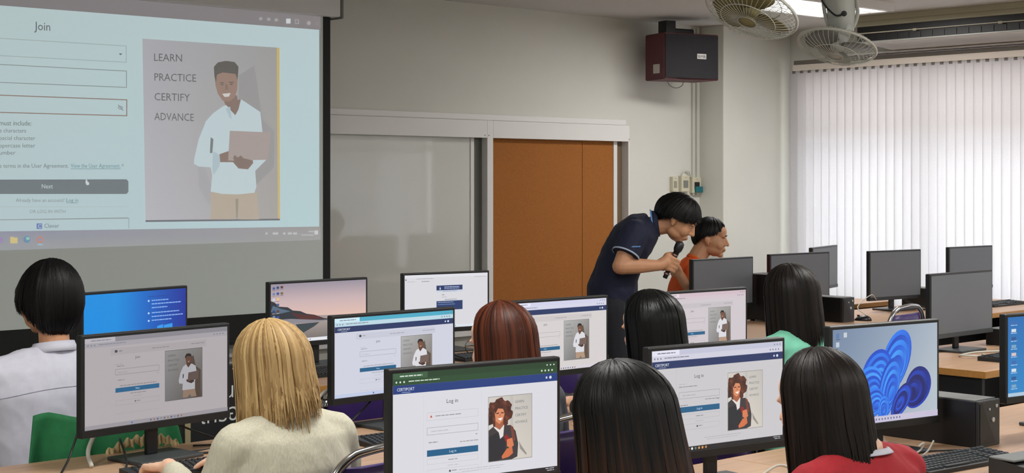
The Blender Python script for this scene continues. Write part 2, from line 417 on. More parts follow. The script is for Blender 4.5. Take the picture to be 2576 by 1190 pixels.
cv.poly([(578, 329), (681, 333), (674, 402), (574, 404)], (168, 152, 150))
cv.poly([(586, 398), (590, 390), (598, 396), (606, 391), (612, 398), (630, 402), (634, 412), (615, 424), (600, 420)], (112, 84, 76))
# browser icons and task bar
for k, px in enumerate((656, 676, 695)): cv.disc(px, 47 + k * 1.5, 4.5, 4, (170, 168, 174))
cv.rect(720, 47, 731, 59, (226, 232, 238)); cv.frame(742, 49, 752, 60, (176, 172, 178), 1.6); cv.disc(777, 58, 5, 5, (180, 172, 180)); cv.text(795, 62, 12, ':', (200, 196, 200), width=2)
cv.text(793, 34, 12, 'x', (196, 192, 198), width=7); cv.frame(767, 22, 775, 30, (182, 178, 184), 1.4)
cv.disc(2, 604, 6, 7, (150, 120, 190)); cv.rect(26, 598, 44, 612, (226, 204, 120)); cv.rect(26, 596, 34, 600, (226, 204, 120)); cv.disc(68, 602, 9, 9, (60, 134, 176)); cv.disc(70, 600, 5, 4, (140, 200, 196))
cv.disc(101, 603, 8.5, 8.5, (206, 120, 100)); cv.disc(101, 603, 4, 4, (110, 150, 210)); cv.rect(95, 614, 107, 616.5, (150, 210, 232))
for px, w in ((668, 5), (686, 14), (712, 6), (724, 10), (737, 10)): cv.rect(px, 585, px + w, 590, (196, 198, 202))
cv.rect(776, 581, 789, 584, (190, 192, 196)); cv.rect(758, 590, 789, 593, (184, 186, 190)); cv.rect(791, 580, 800, 590, (214, 216, 220))
cv.build('projected_page', M_PROJ, ps)

# ------------------------------------------------------------------ desks
DZ = .75
m_wood = mat('desk_laminate', (186, 150, 120), .4, noise_s=5, noise_a=.12, stretch=(1, 14, 14))
m_edge = mat('desk_edge', (184, 130, 66), .45, noise_s=6, noise_a=.12, stretch=(1, 10, 10))
m_dark = mat('black_board', (24, 24, 27), .55)
def desk(x0, x1, y0, y1, label, group):
    t = thing('computer_desk', label, 'desk', ((x0 + x1) / 2, (y0 + y1) / 2, 0), 0, group)
    w, d = (x1 - x0) / 2 - .002, (y1 - y0) / 2
    obj('worktop', bx((-w, -d + .004, DZ - .03), (w, d - .004, DZ), .002), m_wood, t)
    obj('edge_band', bx((-w, -d, DZ - .031), (w, -d + .004, DZ - .001)), m_edge, t); obj('edge_band', bx((-w, d - .004, DZ - .031), (w, d, DZ - .001)), m_edge, t)
    for s in (-1, 1):
        obj('side_edge_band', bx((s * w - .003, -d, DZ - .031), (s * w + .001, d, DZ - .0008)), m_edge, t)
        obj('side_panel', bx((s * (w - .03) - .012, -d + .03, 0), (s * (w - .03) + .012, d - .03, DZ - .031)), m_dark, t)
    obj('modesty_panel', bx((-w + .04, d - .09, .2), (w - .04, d - .07, DZ - .031)), m_dark, t)
    return t
NEAR, MID, FRONT = (2.28, 3.1), (3.72, 4.49), (5.36, 6.15)
for row, (y0, y1), xs, nm in (
        (0, NEAR, (2.05, 3.8, 5.6), ('under the nearest row of monitors, end with the log-in page', 'under the nearest row of monitors, end with the blue flower wallpaper')),
        (1, MID, (2.03, 3.88, 5.6), ('in the middle row before the blonde woman', 'in the middle row before the dark bobbed hair')),
        (1, MID, (6.38, 8.3, 10.2), ('across the aisle carrying the nearest blank monitor', 'across the aisle, far end of the middle row')),
        (2, FRONT, (2.0, 3.85, 5.65), ('in the front row before the man in white shirt', 'in the front row under the navy-block page')),
        (2, FRONT, (6.4, 8.55, 10.45), ('in the front row across the aisle beside the standing man', 'in the front row nearest to the blinds'))):
    for k in range(2): desk(xs[k], xs[k + 1], y0, y1, 'wood-topped black computer desk ' + nm[k], 'computer desks in rows')

desk(8.75, 9.75, 6.42, 7.05, 'small wood-topped desk by the corner column carrying the turned monitor', 'computer desks in rows')

# ------------------------------------------------------------------ what the displays show
NAVY, BTN = (28, 48, 96), (22, 92, 134)
def man_photo(c, u0, v0, u1, v1, dim=1.0):
    def k(x, y): return (u0 + (u1 - u0) * x, v0 + (v1 - v0) * y)
    def q(col): return tuple(int(x * dim) for x in col)
    def P(pts, col): c.poly([k(*p) for p in pts], q(col))
    c.poly([k(0, 0), k(1, 0), k(1, 1), k(0, 1)], [q((176, 176, 176)), q((150, 148, 146)), q((96, 82, 72)), q((140, 140, 142))])
    P([(.66, .2), (.76, .14), (.82, .36), (.96, .45), (.94, .98), (.8, .98), (.72, .5)], (92, 76, 66))
    for i, s in enumerate(('LEARN', 'PRACTICE', 'CERTIFY', 'ADVANCE')):
        p = k(.07, .125 + i * .095); c.text(p[0], p[1], (v1 - v0) * .055, s, q((96, 98, 102)), width=(u1 - u0) * (.2, .3, .26, .28)[i])
    P([(.48, .82), (.8, .82), (.84, .97), (.7, .97), (.66, .91), (.6, .97), (.47, .97)], (176, 146, 124))
    P([(.58, .3), (.48, .35), (.41, .46), (.36, .62), (.38, .68), (.47, .69), (.46, .82), (.8, .82), (.8, .66), (.86, .56), (.82, .36), (.72, .31)], (216, 216, 222))
    P([(.47, .5), (.5, .5), (.49, .58), (.465, .58)], (60, 56, 58))
    P([(.56, .24), (.68, .24), (.69, .31), (.62, .38), (.57, .32)], (96, 60, 46)); P([(.54, .16), (.7, .16), (.7, .25), (.63, .3), (.56, .27)], (120, 74, 54))
    P([(.53, .15), (.57, .1), (.64, .095), (.7, .12), (.71, .2), (.68, .16), (.58, .155), (.54, .2)], (30, 22, 20)); P([(.6, .255), (.66, .25), (.63, .272)], (220, 206, 200))
    P([(.56, .62), (.66, .6), (.76, .62), (.78, .67), (.7, .7), (.58, .66)], (70, 44, 36)); P([(.62, .48), (.9, .46), (.88, .63), (.6, .65)], (112, 92, 86)); P([(.66, .64), (.75, .63), (.77, .67), (.69, .7)], (72, 44, 38))
    c.frame(u0, v0, u1, v1, q((112, 110, 110)), .0025)
def woman_photo(c, u0, v0, u1, v1):
    def k(x, y): return (u0 + (u1 - u0) * x, v0 + (v1 - v0) * y)
    def P(pts, col): c.poly([k(*p) for p in pts], col)
    c.poly([k(0, 0), k(1, 0), k(1, 1), k(0, 1)], [(206, 200, 194), (190, 186, 180), (206, 200, 190), (214, 210, 204)])
    P([(.5, 0), (.57, 0), (.57, 1), (.5, 1)], (190, 186, 180)); P([(.7, .72), (.74, .78), (.88, .93), (.86, .95), (.72, .84)], (150, 144, 138))
    for i, s in enumerate(('LEARN', 'PRACTICE', 'CERTIFY', 'ADVANCE')):
        p = k(.61, .13 + i * .105); c.text(p[0], p[1], (v1 - v0) * .058, s, (110, 112, 114), width=(u1 - u0) * (.2, .29, .26, .28)[i])
    hair = []
    for j in range(40):
        a = 2 * math.pi * j / 40; r = 1 + .09 * math.sin(7 * a) + .06 * math.sin(13 * a + 1)
        hair.append((min(.56, max(.0, .27 + .285 * r * math.cos(a))), max(.02, .255 + .215 * r * math.sin(a))))
    P(hair, (84, 44, 34))
    for j in range(9): P([(.27 + .2 * math.cos(j * .75) + dx, .24 + .15 * math.sin(j * .75) + dy) for dx, dy in ((-.05, -.02), (.0, -.035), (.05, .01), (.01, .04))], (110, 60, 44) if j % 2 else (62, 30, 26))
    P([(0, .3), (.1, .3), (.1, .42), (0, .44)], (56, 30, 28))
    P([(.0, .52), (.12, .46), (.3, .46), (.5, .46), (.62, .56), (.68, .76), (.66, .96), (.5, 1), (0, 1)], (58, 54, 58)); P([(.0, .62), (.2, .56), (.4, .7), (.38, .92), (.2, 1), (0, 1)], (34, 38, 46))
    P([(.5, .46), (.57, .5), (.62, .7), (.55, .72)], (116, 62, 50)); P([(.12, .47), (.36, .45), (.34, .62), (.27, .66), (.24, .56)], (226, 220, 216))
    P([(.16, .36), (.34, .36), (.34, .46), (.26, .52), (.16, .47)], (168, 96, 66)); P([(.14, .22), (.2, .16), (.33, .18), (.37, .28), (.33, .38), (.25, .43), (.17, .38)], (216, 138, 98))
    P([(.13, .2), (.2, .12), (.32, .14), (.38, .26), (.33, .2), (.22, .19), (.16, .27)], (70, 36, 30)); P([(.21, .345), (.33, .335), (.28, .38)], (244, 236, 230))
    P([(.18, .26), (.24, .25), (.24, .268), (.18, .275)], (70, 36, 30)); P([(.29, .25), (.35, .255), (.35, .27), (.29, .268)], (70, 36, 30)); P([(.255, .27), (.275, .27), (.285, .315), (.25, .315)], (188, 112, 80))
    P([(.36, .62), (.42, .6), (.5, .68), (.46, .76), (.38, .7)], (140, 32, 34)); P([(.42, .68), (.54, .66), (.58, .78), (.5, .82), (.42, .78)], (214, 124, 84)); P([(.42, .82), (.54, .8), (.56, .9), (.46, .95), (.32, .97), (.3, .93)], (208, 112, 70))
    c.frame(u0, v0, u1, v1, (150, 146, 142), .003)
def browser(c, top, bar, nav, white, tabs=(120, 126, 140)):
    c.rect(0, 0, 1, 1, white)
    if top: c.rect(0, 0, 1, .06, top); c.rect(0, 0, .2, .06, tuple(min(255, x + 18) for x in bar)); c.rect(0, .052, 1, .105, bar)
    c.lines(.04, .022, .17, .014, tabs); c.lines(.09, .07, .27, .012, tabs)
    for k in range(3): c.disc(.02 + k * .022, .077, .005, .009, tabs)
    for k in range(4): c.disc(.9 + k * .022, .077, .005, .009, tabs)
    for k in range(3): c.rect(.93 + k * .022, .022, .938 + k * .022, .034, tabs)
    if nav:
        c.rect(0, .105, 1, .178, nav); c.text(.022, .153, .038, 'CERTIPORT', (222, 228, 240), width=.1); c.rect(.05, .164, .1, .168, (170, 186, 214))
        c.disc(.93, .142, .006, .011, (200, 210, 230)); c.disc(.955, .142, .008, .014, (214, 222, 238))
def join_page(white, top, bar, nav, oy=0.0, tb=(196, 202, 220), dim=1.0, title='Join', dark_tb=False):
    def f(c):
        browser(c, top, bar, nav, white); g = tuple(int(x * .7) for x in white); lg = tuple(int(x * .88) for x in white); dk = (70, 74, 84)
        y = oy
        c.rect(.17, .13 + y, .84, .13 + y + .075, tuple(int(x * .96) for x in white)); c.disc(.205, .165 + y, .01, .016, (58, 62, 74)); c.rect(.225, .16 + y, .245, .17 + y, g)
        c.lines(.45, .165 + y, .57, .009, g); c.lines(.73, .16 + y, .83, .009, g)
        c.text(.35, .265 + y, .045, title, dk, align='c'); c.lines(.2, .31 + y, .25, .008, lg); c.lines(.21, .33 + y, .26, .01, g)
        c.frame(.2, .365 + y, .5, .43 + y, g, .0018); c.lines(.215, .4 + y, .28, .01, lg); c.lines(.48, .45 + y, .5, .008, lg); c.lines(.215, .485 + y, .26, .01, g)
        c.lines(.23, .55 + y, .48, .01, g); c.rect(.2, .575 + y, .5, .625 + y, BTN); c.text(.35, .608 + y, .026, 'Next', (200, 216, 230), align='c')
        c.lines(.3, .645 + y, .41, .009, g); c.lines(.32, .68 + y, .38, .008, lg); c.frame(.2, .715 + y, .5, .77 + y, lg, .0016); c.rect(.33, .735 + y, .338, .75 + y, dk); c.lines(.343, .737 + y, .372, .01, g)
        man_photo(c, .54, .215 + y, .81, .795 + y, dim)
        c.lines(.2, .86 + y, .5, .004, lg); c.rect(0, .955, 1, 1, tb)
        for k in range(10): c.disc(.44 + k * .024, .978, .006, .011, ((92, 96, 110), (150, 110, 80), (60, 90, 140), (120, 124, 130))[k % 4])
        c.disc(.31, .978, .006, .011, (70, 110, 180))
    return f
def login_page(white, top, bar, nav, alert):
    def f(c):
        browser(c, top, bar, nav, white, (206, 222, 206) if alert else (120, 126, 140)); g = tuple(int(x * .7) for x in white); lg = tuple(int(x * .88) for x in white); dk = (60, 64, 74)
        c.rect(.175, .2, .177, .94, tuple(int(x * .95) for x in white)); c.rect(.52, .2, .522, .94, tuple(int(x * .95) for x in white))
        c.text(.345, .29, .05, 'Log in', dk, align='c')
        if alert:
            c.frame(.195, .36, .5, .43, lg, .0016); c.disc(.22, .395, .011, .02, (226, 206, 206)); c.poly([(.22, .383), (.226, .403), (.214, .403)], (170, 40, 40)); c.lines(.245, .39, .4, .011, g)
        else: c.lines(.195, .34, .25, .007, lg); c.lines(.195, .365, .33, .01, g)
        y0 = .49 if alert else .42
        c.frame(.195, y0, .5, y0 + .065, g, .0018); c.lines(.22, y0 + .03, .32, .012, lg); c.lines(.485, y0 + .09, .495, .012, g); c.lines(.205, y0 + .125, .26, .012, g)
        c.lines(.39, y0 + .145 if alert else y0 + .085, .5, .01, g)
        yb = .685 if alert else .565
        c.rect(.195, yb, .5, yb + .055, BTN); c.text(.3475, yb + .037, .03, 'Log in', (206, 222, 236), align='c')
        c.frame(.195, yb + .075, .5, yb + .125, lg, .0016); c.lines(.32, yb + .095, .375, .01, g); c.lines(.315, yb + .145, .38, .008, lg); c.frame(.195, yb + .17, .5, yb + .225, lg, .0016); c.rect(.325, yb + .19, .335, yb + .207, dk); c.lines(.34, yb + .192, .37, .011, g)
        woman_photo(c, .56, .27, .835, .85)
        c.lines(.38, .88, .66, .009, lg); c.lines(.4, .9, .64, .007, lg)
        c.rect(0, .955, 1, 1, (22, 26, 34)); c.rect(.012, .965, .026, .99, (90, 160, 220))
        if not alert: c.poly([(.04, .977), (.05, .963), (.15, .963), (.16, .977), (.15, .992), (.05, .992)], (226, 228, 232))
        cols = ((214, 214, 214), (150, 130, 130), (210, 110, 90), (230, 180, 110), (230, 230, 220), (90, 120, 120), (196, 150, 90), (214, 150, 80), (180, 130, 90))
        for k in range(9): c.disc((.185 if not alert else .4) + k * .026, .977, .0075, .013, cols[k])
        c.lines(.92, .965, .975, .008, (200, 202, 206)); c.lines(.93, .982, .975, .008, (200, 202, 206))
    return f
def blue_lock(c):
    n = 10
    for i in range(n):
        a, b = i / n, (i + 1) / n
        def g(t): return tuple(int((1 - t) * x + t * y) for x, y in zip((0, 138, 222), (14, 44, 150)))
        ta, tb = max(0, a * 1.5 - .5), max(0, b * 1.5 - .5)
        c.poly([(a, 0), (b, 0), (b, 1), (a, 1)], [g(ta), g(tb), g(tb), g(ta)], i == 0)
    T_ = (140, 180, 236)
    c.lines(.62, .09, .82, .014, (20, 60, 150))
    for k, (v, w) in enumerate(((.15, .17), (.205, .3), (.265, .16), (.345, .28), (.405, .32), (.465, .2))):
        c.lines(.65, v, .65 + w, .022, T_)
        if k in (0, 3, 5): c.disc(.62, v + .012, .009, .016, (190, 214, 246))
    for (a, b, d, e) in ((.705, .55, .765, .66), (.772, .545, .86, .66), (.705, .672, .765, .79), (.772, .672, .86, .81)): c.poly([(a, b + .02), (d, b), (d, e), (a, e)], (44, 150, 232))
    c.disc(.93, .86, .05, .09, (214, 224, 240), 20); c.lines(.9, .84, .96, .01, (60, 70, 90))
def lake(c):
    for i, (v0, v1, a, b) in enumerate(((0, .3, (150, 142, 156), (200, 176, 178)), (.3, .62, (200, 176, 178), (226, 190, 176)), (.62, 1, (170, 156, 150), (106, 102, 100)))): c.rect(0, v0, 1, v1, a, b)
    c.poly([(0, .62), (.25, .56), (1, .60), (1, .66), (0, .68)], (164, 148, 148))
    c.poly([(0, .28), (.04, .31), (.08, .38), (.17, .4), (.22, .46), (.3, .48), (.36, .53), (.45, .56), (.55, .63), (.68, .66), (.4, .66), (0, .62)], (44, 50, 58)); c.poly([(.2, .5), (.36, .55), (.46, .57), (.55, .64), (.3, .63)], (84, 44, 44)); c.poly([(.02, .36), (.1, .42), (.2, .47), (.1, .5), (0, .46)], (86, 106, 128))
    c.poly([(0, .6), (.2, .6), (.5, .655), (.7, .66), (.4, .69), (.1, .68), (0, .7)], (138, 134, 142)); c.poly([(.25, .7), (.5, .69), (.44, .76), (.32, .86), (.28, .78)], (56, 66, 72))
    for k, (u, v) in enumerate(((.03, .05), (.07, .04), (.11, .035), (.03, .145), (.07, .14), (.11, .14), (.03, .24), (.07, .235), (.07, .33), (.03, .44), (.07, .44), (.03, .53), (.07, .54))):
        c.rect(u - .013, v, u + .013, v + .04, ((70, 90, 140), (44, 70, 120), (92, 60, 50), (110, 130, 170), (50, 80, 160), (120, 100, 60), (196, 206, 220), (230, 190, 120))[k % 8]); c.lines(u - .016, v + .052, u + .016, .009, (230, 226, 230) if k > 8 else (96, 92, 104))
    c.rect(0, .945, 1, 1, (226, 228, 234))
    for k in range(6): c.disc(.58 + k * .022, .972, .005, .009, (80, 84, 96))
    c.disc(.4, .972, .006, .01, (60, 110, 190))
def doc_page(c):
    c.rect(0, 0, 1, 1, (214, 214, 220)); c.rect(0, 0, 1, .05, (222, 222, 230)); c.disc(.015, .085, .007, .012, (50, 54, 66)); c.lines(.14, .07, .34, .01, (140, 142, 152)); c.lines(.03, .12, .12, .009, (160, 160, 170)); c.lines(.2, .118, .29, .012, (90, 92, 104)); c.lines(.84, .065, .98, .009, (150, 152, 160))
    c.rect(.375, .21, .69, .3, (30, 50, 100)); c.poly([(.41, .285), (.418, .23), (.43, .285)], (206, 214, 230)); c.lines(.47, .235, .65, .018, (180, 196, 226)); c.lines(.47, .265, .65, .014, (170, 186, 220))
    c.rect(.375, .31, .69, .33, (190, 206, 226)); c.lines(.45, .315, .62, .01, (96, 120, 160)); c.lines(.44, .38, .47, .012, (90, 92, 100)); c.lines(.44, .425, .5, .009, (150, 152, 160)); c.lines(.475, .47, .62, .016, (130, 140, 160))
    c.rect(.375, .5, .69, .67, (32, 54, 104)); c.lines(.39, .52, .58, .016, (150, 172, 212)); c.lines(.39, .56, .6, .014, (120, 150, 200))
    c.rect(0, .955, 1, 1, (222, 230, 238)); c.disc(.585, .975, .005, .009, (70, 76, 90)); c.disc(.605, .975, .005, .009, (70, 76, 90)); c.lines(.63, .972, .8, .006, (160, 168, 180))
def ribbon(c, ctrl, w0, w1, ca, cb, n=14):
    pts = spline([(x, y, 0) for x, y in ctrl], n); c.l += 1; m_ = len(pts)
    for i in range(m_ - 1):
        def off(j):
            t = j / (m_ - 1); a = pts[max(0, j - 1)]; b = pts[min(m_ - 1, j + 1)]; d = (b - a).normalized(); w = (w0 + (w1 - w0) * t) * math.sin(math.pi * (.15 + .8 * t))
            return (pts[j].x - d.y * w / 1.6, pts[j].y + d.x * w), (pts[j].x + d.y * w / 1.6, pts[j].y - d.x * w), t
        (a0, a1, ta), (b0, b1, tb) = off(i), off(i + 1)
        c.poly([a0, b0, b1, a1], [ca, ca, cb, cb], False)
def blue_petals(c):
    for i in range(8):
        a, b = i / 8, (i + 1) / 8
        def g(u, v): return tuple(int(x) for x in (112 + 54 * u + 20 * v, 132 + 46 * u + 18 * v, 160 + 32 * u + 12 * v))
        c.poly([(a, 0), (b, 0), (b, 1), (a, 1)], [g(a, 0), g(b, 0), g(b, 1), g(a, 1)], i == 0)
    for k in range(5): c.rect(.03, .04 + k * .09, .06, .09 + k * .09, ((90, 120, 170), (190, 200, 214), (200, 150, 130), (120, 140, 190), (150, 160, 190))[k])
    c.rect(.1, .035, .13, .085, (196, 204, 210)); c.lines(.03, .097, .07, .01, (70, 80, 110))
    # a plain cluster of blue petals
    A, B, C_, D = (22, 62, 190), (30, 96, 226), (60, 156, 246), (14, 30, 112)
    def petal(cu, cv_, L, wd_, ang, ca, cb):
        n = 20; c.l += 1; d = Vector((math.cos(ang), math.sin(ang))); e = Vector((-d.y, d.x)); P = []
        for i in range(n + 1):
            t = i / n; h = wd_ * math.sin(math.pi * t ** .8) ** .8
            P.append(((cu + (d.x * L * t + e.x * h) / 1.6, cv_ + d.y * L * t + e.y * h), (cu + (d.x * L * t - e.x * h) / 1.6, cv_ + d.y * L * t - e.y * h)))
        for p, q_ in zip(P, P[1:]): c.poly([p[0], q_[0], q_[1], p[1]], [ca, ca, cb, cb], False)
    def lobe(cx, cy, rx, ry, rot, cols, n=7, sx_=.0, sy_=.12):
        # nested rounded folds, each smaller and slid towards the root of the lobe
        for i in range(n):
            k_ = 1 - i / n * .86; c.l += 1; P = []; ca = cols[i % len(cols)]; cb = cols[(i + 1) % len(cols)]
            for j in range(30):
                t_ = 2 * math.pi * j / 30; x_ = rx * k_ * math.cos(t_); y_ = ry * k_ * math.sin(t_) * (1 + .12 * math.cos(t_))
                P.append((cx + (x_ * math.cos(rot) - y_ * math.sin(rot)) / 1.6 + sx_ * i / n, cy + x_ * math.sin(rot) + y_ * math.cos(rot) + sy_ * i / n))
            c.poly(P, [tuple(int(u_ + (w_ - u_) * (.5 + .5 * math.cos(2 * math.pi * j / 30 - 2.2))) for u_, w_ in zip(ca, cb)) for j in range(30)], False)
    Cs = [(20, 70, 196), (40, 122, 238), (22, 66, 186), (52, 144, 244), (24, 82, 210), (66, 160, 248)]
    lobe(.8, .68, .24, .19, R(-50), [D, (24, 60, 180), (12, 24, 96)], 6, -.06, .06)
    lobe(.58, .4, .38, .2, R(-62), Cs[1:] + Cs[:1], 8, -.0, .12)
    lobe(.4, .46, .26, .18, R(-40), Cs, 7, .04, .08)
    lobe(.33, .62, .24, .2, R(-20), Cs[3:] + Cs[:3], 8, .06, .08)
    lobe(.52, .66, .34, .15, R(-70), Cs[2:] + Cs[:2], 8, .03, .06)
    lobe(.36, .8, .2, .14, R(-30), Cs[1:] + Cs[:1], 7, .05, .03)
    lobe(.64, .8, .22, .11, R(-50), [D, A, (30, 90, 214), D], 7, -.02, .03)
    lobe(.47, .86, .13, .08, R(-80), Cs[3:] + Cs[:3], 6, .0, .02)
    c.rect(0, .935, 1, 1, (196, 190, 214))
    for k in range(9): c.disc(.4 + k * .028, .967, .006, .011, (90, 96, 140))
def icon_desktop(c):
    c.rect(0, 0, 1, 1, (20, 104, 176), (30, 130, 196))
    for k in range(9): c.rect(.03, .05 + k * .1, .07, .09 + k * .1, ((50, 100, 170), (210, 220, 230), (30, 80, 140), (120, 160, 190), (210, 190, 190))[k % 5]); c.lines(.025, .1 + k * .1, .08, .01, (190, 210, 230))
    c.rect(0, .955, 1, 1, (170, 196, 216))

# ------------------------------------------------------------------ monitors
m_bez = mat('monitor_black', (26, 28, 30), .4)
m_bez2 = mat('monitor_dark_grey', (58, 62, 64), .45)
m_off = mat('blank_display', (100, 103, 109), .42, spec=.5)
MON = {}
def monitor(key, tl, tr, label, content=None, drop=.45, Hh=.305, wfix=None, blank=None):
    Z0 = drop * F / (tl[1] - HOR); Z1 = drop * F / (tr[1] - HOR)
    p, q = wp(tl[0], tl[1], Z0), wp(tr[0], tr[1], Z1)
    d = q - p; d.z = 0; W = d.length; ang = math.atan2(d.y, d.x)
    if wfix: p = q - d.normalized() * wfix; W = wfix
    c = (p + q) / 2; top = (H - drop) - DZ; bot = top - Hh
    n = Vector((-math.sin(ang), math.cos(ang), 0))
    t = thing('monitor', label, 'monitor', (c.x, c.y, DZ), ang, 'computer monitors'); MON[key] = t
    obj('housing', bx((-W / 2, 0, bot), (W / 2, .028, top), .004), m_bez, t)
    obj('back_cover', bx((-.15, .028, bot + .03), (.15, .05, top - .05), .01), m_bez, t)
    obj('lower_bezel', bx((-W / 2 + .001, -.003, bot + .001), (W / 2 - .001, .0, bot + .023), .001), m_bez if not blank == 'lip' else m_bez2, t)
    b = .011; x0, x1, z0, z1 = -W / 2 + b, W / 2 - b, bot + .024, top - .011
    if content:
        cv = Canvas(lambda u, v, l: (x0 + (x1 - x0) * u, -.0006 - l * .000028, z1 + (z0 - z1) * v), (x1 - x0) / (z1 - z0))
        content(cv); cv.build('display', M_SCREEN, t)
    else: obj('display', bx((x0, -.0015, z0), (x1, .0, z1)), m_off, t)
    obj('neck', bx((-.022, .03, .012), (.022, .046, top - .1), .004), m_bez, t)
    obj('base', bx((-.12, -.07, 0), (.12, .1, .012), .004), m_bez2, t)
    return t
monitor('left', (205, 845), (578, 812), 'monitor showing a pale Join page in front of the blonde woman', join_page((172, 166, 170), (132, 130, 138), (160, 156, 162), None, 0, (150, 146, 152), .78))
monitor('green', (978, 930), (1410, 897), 'monitor with dark green browser bar and log-in page, nearest the camera', login_page((216, 216, 223), (30, 62, 38), (36, 72, 44), (24, 56, 124), True), Hh=.318)
monitor('right', (1632, 875), (1975, 848), 'monitor with log-in page between the two nearest women', login_page((200, 198, 202), (192, 194, 214), (206, 206, 222), NAVY, False), Hh=.32)
monitor('bloom', (2088, 822), (2363, 802), 'monitor with blue petal wallpaper on pale sky beside the red jacket', blue_petals, drop=.44, Hh=.335)
monitor('mid', (835, 795), (1145, 772), 'monitor with cyan browser bar and Join page, left of the auburn hair', join_page((206, 208, 222), (72, 168, 196), (186, 214, 226), NAVY, .075, (190, 200, 226)), Hh=.305)
monitor('m2', (1300, 757), (1530, 742), 'monitor with navy-topped Join page in front of the standing man', join_page((212, 206, 206), (208, 208, 232), (212, 212, 232), NAVY, .075, (212, 206, 214)), wfix=.53)
monitor('m3', (1670, 735), (1880, 722), 'monitor with pinkish Join page right of the dark bobbed hair', join_page((204, 196, 202), (206, 184, 194), (208, 192, 200), None, .03, (196, 190, 200)), wfix=.53)
monitor('f1', (205, 737), (472, 718), 'monitor with bright blue screen beside the man in white shirt', blue_lock)
monitor('f2', (676, 710), (925, 697), 'monitor with pink sunset lake wallpaper', lake)
monitor('f3', (1013, 688), (1231, 680), 'monitor with white page and two navy blocks before the whiteboard', doc_page)
monitor('b1', (1742, 653), (1895, 645), 'blank grey monitor in front of the man in orange')
monitor('b2', (1937, 640), (2087, 633), 'blank grey monitor behind the head of the woman in mint')
b2b = monitor('b2b', (2024, 626), (2107, 616), 'blank monitor turned aside behind another, beside the first blind slats', drop=.45, wfix=.6)
monitor('b3', (2187, 632), (2317, 627), 'blank grey monitor alone against the blinds above a purple chair', Hh=.33)
monitor('b4', (2387, 622), (2497, 617), 'blank grey monitor against the blinds, farthest to the right')
monitor('b5', (2340, 690), (2497, 678), 'large blank monitor with grey lower lip, nearest of the blank ones', Hh=.325, blank='lip')
monitor('edge', (2530, 791), (2815, 770), 'monitor with blue desktop icons at the right edge', icon_desktop, drop=.445)

# ------------------------------------------------------------------ keyboards, mice, power boxes, cables
m_key = mat('key_plastic', (44, 48, 50), .4); m_kb = mat('keyboard_body', (26, 29, 31), .45); m_tag = mat('white_tag', (214, 214, 206), .6)
keym = bpy.data.meshes.new('key'); _b = nb(); r_ = bmesh.ops.create_cube(_b, size=1)
for v in r_['verts']: v.co = Vector((v.co.x * (.0155 if v.co.z < 0 else .012), v.co.y * (.0155 if v.co.z < 0 else .012), (v.co.z + .5) * .006))
_b.to_mesh(keym); _b.free(); keym.materials.append(m_key)
def keyboard(x, y, label, rz=0, fine=True):
    t = thing('keyboard', label, 'keyboard', (x, y, DZ), rz, 'keyboards on the desks')
    bm = nb(); prism(bm, [(-.075, 0), (.075, 0), (.075, .022), (-.075, .012)], -.225, .225)
    bmesh.ops.transform(bm, matrix=Matrix(((0, 0, 1, 0), (1, 0, 0, 0), (0, 1, 0, 0), (0, 0, 0, 1))), verts=bm.verts); bmesh.ops.recalc_face_normals(bm, faces=bm.faces)
    obj('body', bm, m_kb, t)
    tilt = math.atan2(.01, .15); spots = []
    for r in range(6):
        for k in range(22):
            if k in (15, 18): continue
            if r == 0 and 3 < k < 10: continue
            spots.append((-.208 + k * .0195 + (.004 * r if k < 15 else 0), -.055 + r * .0205 + (.006 if r == 5 else 0)))
    if fine:
        for (a, b) in spots: mesh_obj('key', keym, None, t, (a, b, .012 + (b + .075) * .0667), (tilt, 0, 0))
        obj('space_bar', bx((-.13, -.063, .012), (-.02, -.048, .019), .001), m_key, t)
    else:
        bm = nb()
        for (a, b) in spots: box(bm, (a - .007, b - .007, .01), (a + .007, b + .007, .018 + (b + .075) * .0667))
        tag(obj('keys', bm, m_key, t), kind='stuff')
    return t
kb = {}
kb['left'] = keyboard(2.5, 4.03, 'black keyboard under the hands of the blonde woman', R(-2))
kb['mid'] = keyboard(3.33, 4.02, 'black keyboard below the monitor with cyan browser bar', R(-3))
kb['bloom'] = keyboard(4.22, 2.56, 'black keyboard beside the red jacket and power box', R(-5))
keyboard(4.28, 5.66, 'black keyboard below the sunset lake monitor', 0, False); keyboard(5.15, 5.68, 'black keyboard below the page with navy blocks', 0, False)
keyboard(6.98, 3.92, 'black keyboard below the blank monitor with grey lip', R(4), False); keyboard(5.35, 4.0, 'black keyboard beside the woman in mint', 0, False)
keyboard(9.95, 5.68, 'black keyboard before the farthest blank monitor by the blinds', 0, False); keyboard(2.6, 2.52, 'black keyboard hidden under the nearest log-in monitor', 0, False)
m_mouse = mat('mouse_black', (22, 23, 26), .3)
def mouse(x, y, label, rz=0):
    t = thing('mouse', label, 'mouse', (x, y, DZ), rz, 'computer mice')
    bm = nb(); bmesh.ops.create_icosphere(bm, subdivisions=3, radius=1)
    for v in bm.verts: v.co = Vector((v.co.x * .031, v.co.y * .055, max(v.co.z, 0) * .033 * (1 - .25 * v.co.y)))
    obj('shell', bm, m_mouse, t, smooth=True)
    obj('wheel', bx((-.004, .02, .024), (.004, .036, .036), .002), m_key, t)
    return t
mouse(8.2, 5.62, 'black mouse lying on the desk near the far purple chair', R(20)); mouse(2.93, 4.03, 'black mouse by the middle row keyboard'); mouse(5.62 - .1, 4.05, 'black mouse at the aisle end of the middle row')
m_box = mat('power_box_black', (17, 18, 20), .4); m_boxf = mat('power_box_front', (40, 42, 44), .35); m_top = mat('grey_cover', (112, 114, 112), .6)  # m_top: plain grey for top covers and lid, paler than the cases
m_led = mat('silver_button', (200, 202, 200), .3, metal=.6)
